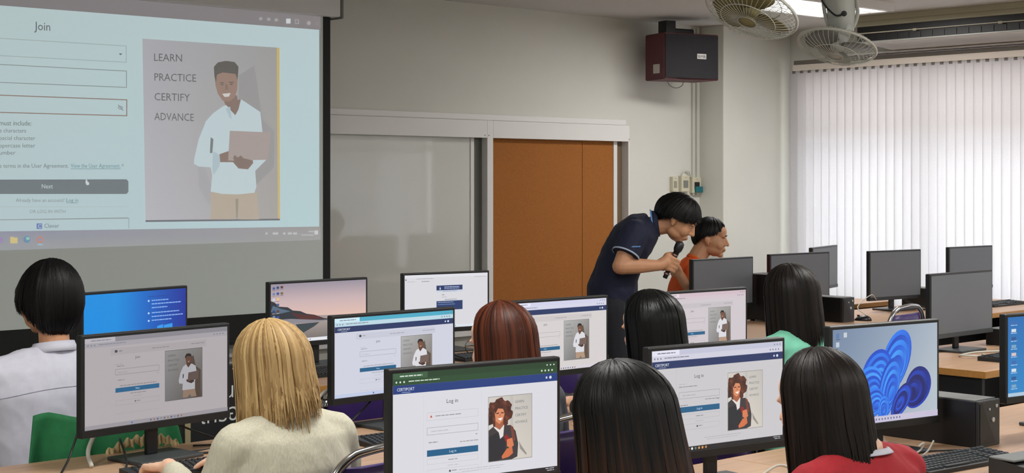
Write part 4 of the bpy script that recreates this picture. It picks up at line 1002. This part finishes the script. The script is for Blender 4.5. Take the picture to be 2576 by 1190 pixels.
# 2 auburn
t_aub, HMa = seated('person', 'person with straight auburn hair and glasses, seen above the dark green browser bar', 3.40, 3.66, 1.228, m_skin3, m_gry,
       dict(a=.09, b=.112, c=.106, zend=zlong(-.13, -.13), n=800, flare=1.03, jit=.006, width=.006, faceopen=64, seed=5), h_aub, hrot=(-6, 0, 6))
m_gl = mat('glasses_rim', (60, 56, 54), .4, metal=.6)
gls = nb()
for s in (-1, 1):
    tube(gls, [HMa @ V(s * .034 + .024 * math.cos(2 * math.pi * k / 16), .106 - .1 * abs(s * .034 + .024 * math.cos(2 * math.pi * k / 16)) ** 1.5, .0 + .02 * math.sin(2 * math.pi * k / 16)) for k in range(17)], .0014, 6)
    tube(gls, [HMa @ V(s * .058, .1, .004), HMa @ V(s * .08, .06, .006), HMa @ V(s * .087, -.01, .004)], .0016, 6)
tube(gls, [HMa @ V(-.01, .106, .003), HMa @ V(.01, .106, .003)], .0014, 6)
obj('glasses', gls, m_gl, t_aub)
# 3 dark bob
seated('person', 'person with glossy black bobbed hair below the standing man', 4.20, 3.74, 1.222, m_skin, m_blk,
       dict(a=.1, b=.118, c=.108, zend=zlong(-.15, -.16), n=800, flare=1.0, jit=.008, width=.006, faceopen=66, seed=8), h_bob, hrot=(-8, 0, 4))
# 4 mint
seated('person', 'person with long black hair in a mint green collared shirt', 5.04, 3.76, 1.282, m_skin, m_mint,
       dict(a=.1, b=.116, c=.11, zend=zlong(-.17, -.2, .05), n=800, flare=1.05, jit=.012, width=.006, faceopen=58, seed=12), h_dark, hrot=(-6, 0, -5), collar=m_mint, ch=1.5)
# 5 nearest centre woman
seated('person', 'person with long dark hair and brown tips, seen from behind, nearest the camera', 2.47, 2.27, 1.222, m_skin3, m_blk,
       dict(a=.098, b=.116, c=.11, zend=zlong(-.36, -.3), n=1400, flare=1.22, jit=.02, width=.006, faceopen=52, seed=21, wisp=.012, tip=.75), h_brn, hrot=(-10, 0, 8), voxel=.009)
# 6 red jacket
t_red, _h = seated('person', 'person in a red jacket with long dark hair beside the petal wallpaper', 3.30, 2.28, 1.19, m_skin3, m_red,
       dict(a=.094, b=.114, c=.108, zend=zlong(-.17, -.25, -.02), n=1200, flare=1.06, jit=.03, width=.006, faceopen=56, seed=33), h_dark, hrot=(-8, 0, 2), hoff=(-.045, .045), voxel=.008, collar=m_wht, broad=1.16, ch=.35)
# 7 man in white
def short_fn(front, side, back): return lambda th: side + (front - side) * max(0, math.cos(R(th))) ** 2.4 if abs(th) < 90 else side + (back - side) * max(0.0, -math.cos(R(th))) ** .8
t_wht, _h = seated('person', 'person with short black hair in a white shirt, back turned, at the left edge', 2.485, 4.94, 1.352, m_skin2, m_wht,
       dict(a=.104, b=.122, c=.134, cen=(0, -.02, -.002), short=short_fn(62, 106, 156), n=1300, width=.006, seed=41, part=(-.01, -.03)), h_black, hrot=(-4, 0, 4), collar=m_wht, broad=1.28, bdz=.03, fold=.007, voxel=.009, el=(-.42, .12, .84), er=(.32, .14, .8), wl=(-.3, .4, .8))

from mathutils.bvhtree import BVHTree
def back_seam(t, z0, bow, half, m):
    me = next(c for c in t.children if c.name.startswith('shirt')).data
    bv = BVHTree.FromPolygons([v.co[:] for v in me.vertices], [p.vertices[:] for p in me.polygons]); P = []
    for k in range(41):
        x_ = -half + 2 * half * k / 40; r_ = bv.ray_cast(V(x_, -1, z0 - bow * (x_ / half) ** 2), V(0, 1, 0))
        if r_[0]: P.append(r_[0])
    obj('yoke_seam', tube(nb(), P, .0022, 6), m, t, smooth=True)
back_seam(t_wht, .925, .03, .23, mat('shirt_seam', (186, 186, 202), .8))
# 8 standing man with microphone, bending forward; local y = towards image right, x = towards the camera side
MS = .00212
o8 = wp(1545, 460, 8.4); yaw8 = math.atan2(-.731, -.682)
t8 = thing('person', 'person standing bent forward in a navy polo shirt with light blue trim, holding a microphone', 'person', (o8.x, o8.y, 0), yaw8)
def L8(px, py, x=0): return V(x, (px - 1545) * MS, H - (py - HOR) * MS)
hc8 = L8(1704, 549, .02)
HM8 = Matrix.Translation(hc8) @ Euler((R(-34), R(0), R(-12))).to_matrix().to_4x4()
shr, shl = L8(1590, 585, .175), L8(1622, 578, -.175)
elr, wrr = L8(1553, 664, .245), L8(1650, 664, .165)
ell, wll = L8(1572, 690, -.23), L8(1585, 765, -.2)
rings8 = [(L8(1541, 765), .165, .135), (L8(1541, 725), .17, .135), (L8(1549, 690), .16, .118), (L8(1566, 645), .17, .118), (L8(1592, 603), .195, .118), (L8(1618, 578), .18, .1), (L8(1640, 566), .11, .07)]
bm = nb(); head_blobs(bm, HM8)
capsule(bm, [HM8 @ V(0, -.025, -.05), L8(1648, 568), L8(1630, 580)], [.054, .056, .07])
loft(bm, [(c, a * .82, b * .8) for c, a, b in rings8])
for sh, e_, w_ in ((shl, ell, wll), (shr, elr, wrr)): capsule(bm, [sh, sh.lerp(e_, .5), e_], [.055, .05, .043]); capsule(bm, [e_, e_.lerp(w_, .35), w_], [.044, .043, .029])
# gripping right hand
mt, mb_ = L8(1708, 606, .115), L8(1667, 697, .115); ax = (mt - mb_).normalized(); mc = mb_.lerp(mt, .4)
fwd = (V(0, 1, 0) - ax * ax.y).normalized(); out_ = fwd.cross(ax).normalized(); out_ = out_ if out_.x > 0 else -out_
def mp(f_, o_, a_): return mc + fwd * f_ + out_ * o_ + ax * a_
capsule(bm, [wrr, mp(-.035, .03, -.005)], [.03, .033]); capsule(bm, [mp(-.035, .026, .026), mp(-.035, .026, -.034)], [.024, .022]); capsule(bm, [mp(-.012, .036, .028), mp(-.012, .036, -.034)], [.014, .0125])
for j in range(4):
    a_ = .031 - j * .0205; k_ = (1, 1.06, 1, .86)[j]
    capsule(bm, [mp(-.012, .036, a_), mp(.018 * k_, .034, a_ - .002), mp(.033 * k_, .012, a_ - .004), mp(.026 * k_, -.016, a_ - .004), mp(.004, -.027, a_ - .003)], [.0105, .0102, .0098, .0092, .0078], 8)
capsule(bm, [mp(-.045, .012, .02), mp(-.034, -.008, .04), mp(-.014, -.024, .05), mp(.01, -.026, .052)], [.0145, .0125, .011, .009], 8)
hand(bm, wll, V(0, .15, -1), V(-1, 0, 0), V(0, 1, 0), .4)
for q in (-1, 1): capsule(bm, [(q * .09, -.01, .93), (q * .1, .02, .5), (q * .1, -.03, .09)], [.07, .055, .04]); capsule(bm, [(q * .1, -.03, .06), (q * .1, .12, .035)], [.04, .03])
me = skin_over(bm, .005, 4); me.materials.append(m_skin2); mesh_obj('body', me, None, t8)
eyes_and_brows(t8, HM8)
bm = nb(); loft(bm, rings8, e=2.2)
capsule(bm, [shr, shr.lerp(elr, .2)], [.074, .072]); tube(bm, [shr, shr.lerp(elr, .35), shr.lerp(elr, .66)], [.074, .073, .072], 24); capsule(bm, [shl, shl.lerp(ell, .4), shl.lerp(ell, .66)], [.07, .066, .06])
me = skin_over(bm, .008, 4, .006, (8, 8, 8), 3); me.materials.append(m_navy); shp = mesh_obj('polo_shirt', me, None, t8)
m_lb = mat('light_blue_trim', (96, 150, 220), .7); m_wtr = mat('pale_trim', (170, 184, 206), .7)
def ringband(c, ax_, r0, r1, h, m, name, parent, n=28, arc=(0, 360), ecc=1.0, up=None):
    ax_ = ax_.normalized(); u = (up or ax_.orthogonal()); u = (u - ax_ * u.dot(ax_)).normalized(); v = ax_.cross(u); bm = nb(); A = []
    for k in range(n + 1):
        a = R(arc[0] + (arc[1] - arc[0]) * k / n); d = u * math.cos(a) * ecc + v * math.sin(a)
        A.append([bm.verts.new(c + d * r0), bm.verts.new(c + d * r1 + ax_ * h), bm.verts.new(c + d * (r1 + .004) + ax_ * h), bm.verts.new(c + d * (r0 + .004))])
    for P, Q in zip(A, A[1:]):
        for j in range(4): bm.faces.new((P[j], Q[j], Q[(j + 1) % 4], P[(j + 1) % 4]))
    bmesh.ops.recalc_face_normals(bm, faces=bm.faces); return obj(name, bm, m, parent, smooth=True)
nax = (HM8 @ V(0, -.03, -.06) - L8(1636, 570)).normalized(); nc = L8(1641, 567)
ringband(nc, nax, .063, .06, .034, m_navy, 'collar', t8, up=V(0, 0, 1)); ringband(nc + nax * .0, nax, .078, .065, .034, m_navy, 'collar_fold', t8, up=V(0, 0, 1), arc=(-150, 150)); ringband(nc - nax * .003, nax, .083, .079, .008, m_lb, 'collar_trim', t8, up=V(0, 0, 1), arc=(-150, 150))
cf = shr.lerp(elr, .655); ringband(cf, (shr - elr), .0715, .0715, .008, m_wtr, 'sleeve_trim', t8)
cvt = Canvas(lambda u, v, l: cf + (shr - elr).normalized() * (.05 + v) + V(math.cos(u * 9), math.sin(u * 9), 0).normalized() * .079, 1.0)
for k in range(7): cvt.rect(.01 + k * .011, 0, .019 + k * .011, .008 if k % 2 else .006, (96, 150, 214))
cvt.build('sleeve_print', M_INK, t8)
bm = nb()
for q in (-1, 1): capsule(bm, [(q * .085, -.01, .95), (q * .095, .02, .52), (q * .1, -.03, .1)], [.1, .078, .062])
ellip(bm, (0, 0, .97), (.165, .13, .1)); me = skin_over(bm, .012, 3); me.materials.append(m_trs); mesh_obj('trousers', me, None, t8)
for q in (-1, 1):
    b = nb(); ellip(b, (q * .1, .04, .045), (.045, .13, .05)); me = skin_over(b, .012, 1); me.materials.append(m_shoe); mesh_obj('shoe', me, None, t8)
hair(t8, HM8, h_black, a=.09, b=.121, c=.112, cen=(0, -.012, .018), short=short_fn(72, 97, 136), n=1000, width=.006, seed=55)
W8 = Matrix.Translation((o8.x, o8.y, 0)) @ Matrix.Rotation(yaw8, 4, 'Z')
mic = thing('microphone', 'black handheld microphone gripped by the standing man', 'microphone', W8 @ mb_)
def mloc(p): return (W8 @ p) - (W8 @ mb_)
Ml = (mt - mb_).length; rq = V(0, 0, 1).rotation_difference((W8.to_3x3() @ ax)).to_matrix().to_4x4()
obj('handle', lathe(nb(), [(.011, 0), (.0125, .004), (.0125, .03), (.0115, .034), (.013, .06), (.0155, Ml - .062), (.017, Ml - .058)], 20, rq), m_box, mic, smooth=True)
obj('head', lathe(nb(), [(.018, Ml - .058), (.023, Ml - .045), (.0245, Ml - .025), (.022, Ml - .008), (.012, Ml), (.001, Ml + .002)], 20, rq), m_boxf, mic, smooth=True)
for a_ in (.022, .13): obj('ring', lathe(nb(), [(.016, a_), (.016, a_ + .008)], 20, rq), mat('rose_metal', (176, 140, 132), .35, metal=.7), mic)

# 9 man in orange
MO = .0025; o9 = wp(1742, 460, 9.9)
t9 = thing('person', 'person in an orange shirt with short dark hair, sitting in profile behind a blank monitor', 'person', (o9.x, o9.y, 0), yaw8)
def L9(px, py, x=0): return V(x, (px - 1742) * MO, H - (py - HOR) * MO)
HM9 = Matrix.Translation(L9(1786, 599)) @ Euler((R(-6), 0, R(-14))).to_matrix().to_4x4()
shr, shl = L9(1741, 684, .175), L9(1746, 684, -.175); elr, wrr = L9(1742, 742, .235), L9(1704, 690, .20); ell, wll = V(-.24, .06, .82), V(-.12, .22, .8)
rings9 = [(V(0, -.03, .47), .19, .15), (V(0, -.03, .62), .185, .15), (V(0, -.03, .8), .18, .14), (V(0, -.02, .95), .195, .13), (V(0, -.005, 1.035), .185, .105), (V(0, .01, 1.085), .12, .08), (V(0, .025, 1.115), .075, .065)]
bm = nb(); head_blobs(bm, HM9)
capsule(bm, [HM9 @ V(0, -.03, -.05), L9(1756, 645), L9(1750, 668)], [.058, .06, .075]); loft(bm, [(c, a * .82, b * .8) for c, a, b in rings9])
for sh, e_, w_ in ((shl, ell, wll), (shr, elr, wrr)): capsule(bm, [sh, sh.lerp(e_, .5), e_], [.055, .05, .046]); capsule(bm, [e_, e_.lerp(w_, .35), w_], [.046, .046, .031])
hand(bm, wrr, wrr - elr, V(.6, -.6, 0), V(-.4, -.7, .3), 1.3); hand(bm, wll, V(.3, 1, -.1), V(0, 0, 1), V(1, 0, 0), .4)
for q in (-1, 1): capsule(bm, [(q * .09, .0, .53), (q * .12, .42, .52)], [.07, .05]); capsule(bm, [(q * .12, .42, .52), (q * .12, .42, .1)], [.05, .035]); capsule(bm, [(q * .12, .42, .06), (q * .12, .52, .04)], [.035, .03])
me = skin_over(bm, .005, 4); me.materials.append(m_skin2); mesh_obj('body', me, None, t9); eyes_and_brows(t9, HM9)
bm = nb(); loft(bm, rings9, e=2.2); capsule(bm, [shr, shr.lerp(elr, .4), shr.lerp(elr, .72)], [.074, .07, .068]); capsule(bm, [shl, shl.lerp(ell, .4), shl.lerp(ell, .7)], [.074, .07, .066])
me = skin_over(bm, .009, 4, .005, (8, 8, 8), 9); me.materials.append(m_orng); mesh_obj('shirt', me, None, t9)
ringband(V(0, .026, 1.105), (HM9 @ V(0, -.03, -.06) - V(0, .02, 1.1)), .07, .066, .02, m_orng, 'neckband', t9)
lower_body(t9, 1, None)
hair(t9, HM9, h_black, a=.083, b=.106, c=.106, cen=(0, -.014, .024), short=short_fn(54, 92, 134), n=900, width=.005, seed=60)

# ------------------------------------------------------------------ chair placing
chair(2.62, 3.57, R(3), 'purple chair with chrome hoop back behind the blonde woman')
chair(3.4, 3.62, R(0), 'purple chair carrying the person with auburn hair')
chair(4.2, 3.7, 0, 'purple chair carrying the person with black bobbed hair')
chair(5.04, 3.72, 0, 'purple chair carrying the person in mint')
chair(2.47, 2.23, 0, 'purple chair carrying the nearest person with brown hair tips')
chair(3.34, 2.23, 0, 'purple chair carrying the person in the red jacket')
chair(2.50, 4.89, 0, 'chair draped with the green apron under the man in white').scale = (1, 1, .93)
chair(7.78, 5.3, R(4), 'purple chair standing empty below the blank monitor by the blinds')
chair(3.72, 5.0, R(-5), 'empty purple chair behind the monitor with cyan browser bar')
chair(4.65, 4.98, R(4), 'empty purple chair in the front row beside the auburn hair')
chair(t9.location.x, t9.location.y, yaw8, 'purple chair under the man in orange')
# green apron over the chair of the man in white
m_grn = mat('green_cloth', (20, 104, 58), .8, noise_s=30, noise_a=.12, bump=.15)
ap = thing('apron', 'green apron with cream lace trim hung over a chair back', 'apron', (2.50, 4.62, 0))
bm = nb(); NX, NZ = 60, 20; G = []
for i in range(NX + 1):
    u = -1 + 2 * i / NX; col_ = []
    for j in range(NZ + 1):
        w = j / NZ; zz = .87 - w * (.42 + .05 * math.sin(u * 4)) + .015 * math.sin(u * 5) - .05 * max(0, abs(u) - .8)
        fold = (.035 * math.sin(u * 11 + .8) + .02 * math.sin(u * 19 + 2)) * min(1, w * 1.6)
        col_.append(bm.verts.new((u * (.25 + .09 * w) + .012 * math.sin(u * 9) * w, -.05 - .03 * w - fold + .03 * abs(u), zz)))
    G.append(col_)
for i in range(NX):
    for j in range(NZ): bm.faces.new((G[i][j], G[i + 1][j], G[i + 1][j + 1], G[i][j + 1]))
o = obj('cloth', bm, m_grn, ap, smooth=True); so = o.modifiers.new('s', 'SOLIDIFY'); so.thickness = .004
bm = nb(); G = []
for i in range(61):
    u = -1 + 2 * i / 60; ru = .006 * math.sin(i * 2.1)
    G.append([bm.verts.new((u * .13 + .06, -.15 - .01 * math.sin(i * 1.7) * w - .02 * (1 - abs(u)), .80 - .04 * u * u - .028 * w + ru * w + .006 * math.sin(i * .9))) for w in (0, .5, 1)])
for A, B in zip(G, G[1:]):
    for j in range(2): bm.faces.new((A[j], B[j], B[j + 1], A[j + 1]))
o = obj('lace_trim', bm, mat('cream_lace', (206, 186, 140), .9), ap, smooth=True); so = o.modifiers.new('s', 'SOLIDIFY'); so.thickness = .002

# ------------------------------------------------------------------ speaker, sockets, conduits on the front wall
m_mar = mat('maroon_box', (84, 26, 36), .55, noise_s=60, noise_a=.12); m_gril = mat('speaker_grille', (30, 29, 34), .75, noise_s=260, noise_a=.3, bump=.4)
spc = wp(1712, 146, 12.25)
sp_ = thing('loudspeaker', 'maroon loudspeaker with black grille mounted high on the front wall', 'speaker', (spc.x, spc.y, spc.z), R(-14))
w, d, h = .255, .15, .178
bm = nb(); prism(bm, [(-w, -d), (w, -d), (w * .9, d), (-w * .9, d)], -h, h); bmesh.ops.bevel(bm, geom=list(bm.edges), offset=.006, segments=2, affect='EDGES'); bmesh.ops.recalc_face_normals(bm, faces=bm.faces); obj('cabinet', bm, m_mar, sp_)
bm = nb(); n = 12; prism(bm, [(-w + .008 + (2 * w - .016) * k / n, -d - .004 - .022 * math.sin(math.pi * k / n)) for k in range(n + 1)] + [(w - .008, -d + .004), (-w + .008, -d + .004)], -h + .012, h - .012); bmesh.ops.recalc_face_normals(bm, faces=bm.faces); obj('grille', bm, m_gril, sp_, smooth=False)
bdg = obj('badge', bx((.03, -d - .032, -.018), (.115, -d - .02, .022), .002), m_white, sp_)
cvb = Canvas(lambda u, v, l: (u, -d - .0325 - l * .0002, v), 1.0); vs_, fs_, x0_, w_ = text_tris('BMB'); k_ = .07 / (w_ - x0_)
cvb.v = [(.038 + (p.x - x0_) * k_, -d - .0328, -.011 + p.y * .034) for p in vs_]; cvb.f = list(fs_); cvb.c = [[lin((40, 40, 44))] * len(f) for f in fs_]; cvb.build('badge_lettering', M_INK, bdg)
bm = bx((-w - .002, -.08, -.13), (-w + .012, .0, -.06), .001); obj('side_label', bm, mat('label_grey', (196, 192, 184), .6), sp_)
obj('wall_bracket', bx((-.04, d - .01, -.05), (.04, .33, .05), .004), m_box, sp_)
obj('top_bracket', bx((-.19, -.08, h), (-.1, .03, h + .1), .004), m_box, sp_); obj('top_clamp', bx((-.1, -.06, h), (.09, .04, h + .045), .012), m_box, sp_)
obj('wire_loop', tube(nb(), spline([(-.09, .05, -h + .02), (-.08, .04, -h - .03), (-.02, .03, -h - .055), (.04, .03, -h - .03), (.05, .04, -h + .02)], 5), .003, 6), m_grey, sp_, smooth=True)
m_cond = mat('conduit_white', (206, 206, 198), .5)
for px, zt in ((1744, 2.86), (1754, 2.86)):
    p = on_y(px, 400, WALLY - .012)
    tag(obj('cable_conduit', bx((-.012, -.01, 0), (.012, .01, zt - 1.5), .003), m_cond, None, (p.x, WALLY - .011, 1.5)), 'white cable conduit running up the wall %s' % ('left of its twin behind the loudspeaker' if px == 1744 else 'nearest the corner column'), 'conduit', 'wall conduits')
m_plate = mat('ivory_plate', (206, 200, 176), .5)
def socket(px, py, w, h, label, insert):
    p = on_y(px, py, WALLY); t = thing('wall_socket', label, 'socket', (p.x, WALLY, p.z), 0, 'switches and sockets by the column')
    obj('plate', bx((-w / 2, -.035, -h / 2), (w / 2, 0, h / 2), .005), m_plate, t); obj('insert', bx((-w * .28, -.039, -h * .25), (w * .28, -.034, h * .2), .002), insert, t); obj('screw', bx((-.004, -.037, h * .36), (.004, -.034, h * .39)), m_grey, t)
    return t
socket(1691, 463, .06, .12, 'small ivory switch, leftmost by the standing man\'s head', mat('insert_grey', (150, 146, 128), .5))
t = socket(1717, 462, .1, .13, 'ivory socket box with arched cable on top', m_grey); obj('cable_arch', tube(nb(), spline([(-.03, -.02, .06), (-.01, -.025, .1), (.05, -.025, .1), (.08, -.02, .05)], 5), .006, 6), m_cond, t, smooth=True)
t = socket(1745, 466, .11, .13, 'ivory socket box with teal module nearest the column', m_box); obj('teal_module', bx((-.03, -.055, -.06), (.055, -.036, -.01), .004), mat('teal_plastic', (24, 108, 118), .5), t)

# ------------------------------------------------------------------ ceiling fans
m_fanw = mat('fan_white', (196, 200, 194), .4); m_fany = mat('fan_yellowed', (156, 148, 104), .45); m_cage = mat('fan_cage', (206, 208, 200), .4); m_blade = mat('fan_blade', (150, 154, 150), .4, trans=.3); m_bladey = mat('fan_blade_yellowed', (150, 140, 92), .45, trans=.3)
IR = V(CP, -SP, 0)
def fan(px, py, Z, rad, roll, toward, label, m_b, m_bl, spin):
    c = wp(px, py, Z); tc = V(-SP, -CP, 0)
    axd = (V(0, 0, -1) * math.cos(R(roll)) - IR * math.sin(R(roll)) + tc * toward).normalized()      # facing down
    t = thing('ceiling_fan', label, 'fan', (c.x, c.y, CEIL), 0, 'oscillating fans under the ceiling')
    rel = c - V(c.x, c.y, CEIL); Q = V(0, 0, 1).rotation_difference(axd).to_matrix().to_4x4(); X = Matrix.Translation(rel) @ Q
    def place(bm, name, m, par=t, sm=True): bmesh.ops.transform(bm, matrix=X, verts=bm.verts); return obj(name, bm, m, par, smooth=sm)
    # wire cages
    for nm, sgn, dep in (('front_cage', 1, .07), ('rear_cage', -1, .06)):
        bm = nb(); ns = 44
        for k in range(ns):
            a = 2 * math.pi * k / ns; tube(bm, [(r * math.cos(a), r * math.sin(a), sgn * (dep * math.sqrt(max(0, 1 - (r / rad) ** 2)))) for r in (rad * .2, rad * .5, rad * .75, rad * .92, rad)], .0013, 4)
        for r in (.2, .6): tube(bm, [(rad * r * math.cos(2 * math.pi * k / 40), rad * r * math.sin(2 * math.pi * k / 40), sgn * dep * math.sqrt(1 - r * r)) for k in range(41)], .0022, 5, False)
        place(bm, nm, m_cage)
    bm = nb(); tube(bm, [(rad * math.cos(2 * math.pi * k / 48), rad * math.sin(2 * math.pi * k / 48), 0) for k in range(49)], .008, 8, False); place(bm, 'cage_rim', m_cage)
    bm = nb(); lathe(bm, [(.001, .066), (rad * .2, .066), (rad * .21, .06), (rad * .2, .058)], 24); place(bm, 'front_badge', m_b)
    for k in range(3):
        bm = nb(); rows = []
        for i in range(7):
            r = .035 + (rad * .86 - .035) * i / 6; w0 = .03 + .075 * math.sin(math.pi * (i + .8) / 7.6)
            rows.append([bm.verts.new(Matrix.Rotation(spin + 2 * math.pi * k / 3, 3, 'Z') @ V(r, y_, .012 * y_ / .05)) for y_ in (-w0, -w0 * .3, w0 * .4, w0)])
        for A, B in zip(rows, rows[1:]):
            for j in range(3): bm.faces.new((A[j], A[j + 1], B[j + 1], B[j]))
        o = place(bm, 'blade', m_bl); so = o.modifiers.new('s', 'SOLIDIFY'); so.thickness = .003
    bm = nb(); lathe(bm, [(.04, .02), (.045, -.03), (.06, -.06), (.065, -.12), (.05, -.16), (.02, -.175)], 24); place(bm, 'motor', m_b)
    # yoke and ceiling mount, hanging straight down
    back = rel - axd * -0 ; mtr = rel - axd * .12
    bm = nb(); n = 20
    rings = [(mtr + V(0, 0, -.02), .075, .06), (mtr + V(0, 0, .1), .085, .065), (V(0, 0, -.12), .11, .075), (V(0, 0, -.02), .125, .085), (V(0, 0, 0), .125, .085)]
    loft(bm, rings, n, e=3); bmesh.ops.recalc_face_normals(bm, faces=bm.faces); obj('ceiling_mount', bm, m_b, t, smooth=True)
    for s in (-1, 1): obj('yoke_arm', tube(nb(), spline([mtr + IR * s * .07, mtr + IR * s * .095 + V(0, 0, .09), V(0, 0, -.14) + IR * s * .09], 5), .011, 8), m_b, t, smooth=True)
    obj('power_cord', tube(nb(), spline([V(0, 0, -.06) + tc * .1 - IR * .1, mtr + V(0, 0, .16) + tc * .12 - IR * .14, mtr + V(0, 0, .06) + tc * .11 - IR * .06, mtr + V(0, 0, .07) + tc * .09], 6), .006, 6), m_cab, t, smooth=True)
    obj('knob', lathe(nb(), [(.016, 0), (.016, .012), (.012, .016)], 16, Matrix.Translation(mtr + V(0, 0, .07) + tc * .072) @ V(0, 0, 1).rotation_difference(tc).to_matrix().to_4x4()), m_box, t)
    obj('pull_switch', bx(mtr + tc * .07 + IR * .02 + V(-.012, -.012, .16), mtr + tc * .07 + IR * .02 + V(.02, .012, .185), .004), m_white, t)
    return t
fan(2106, 116, 9.0, .222, 15, .3, 'white ceiling fan with three blades hanging before the blinds', m_fanw, m_blade, .5)
fan(1890, 28, 7.9, .238, 23, .36, 'yellowed ceiling fan cut off by the top edge above the corner column', m_fany, m_bladey, 1.4)
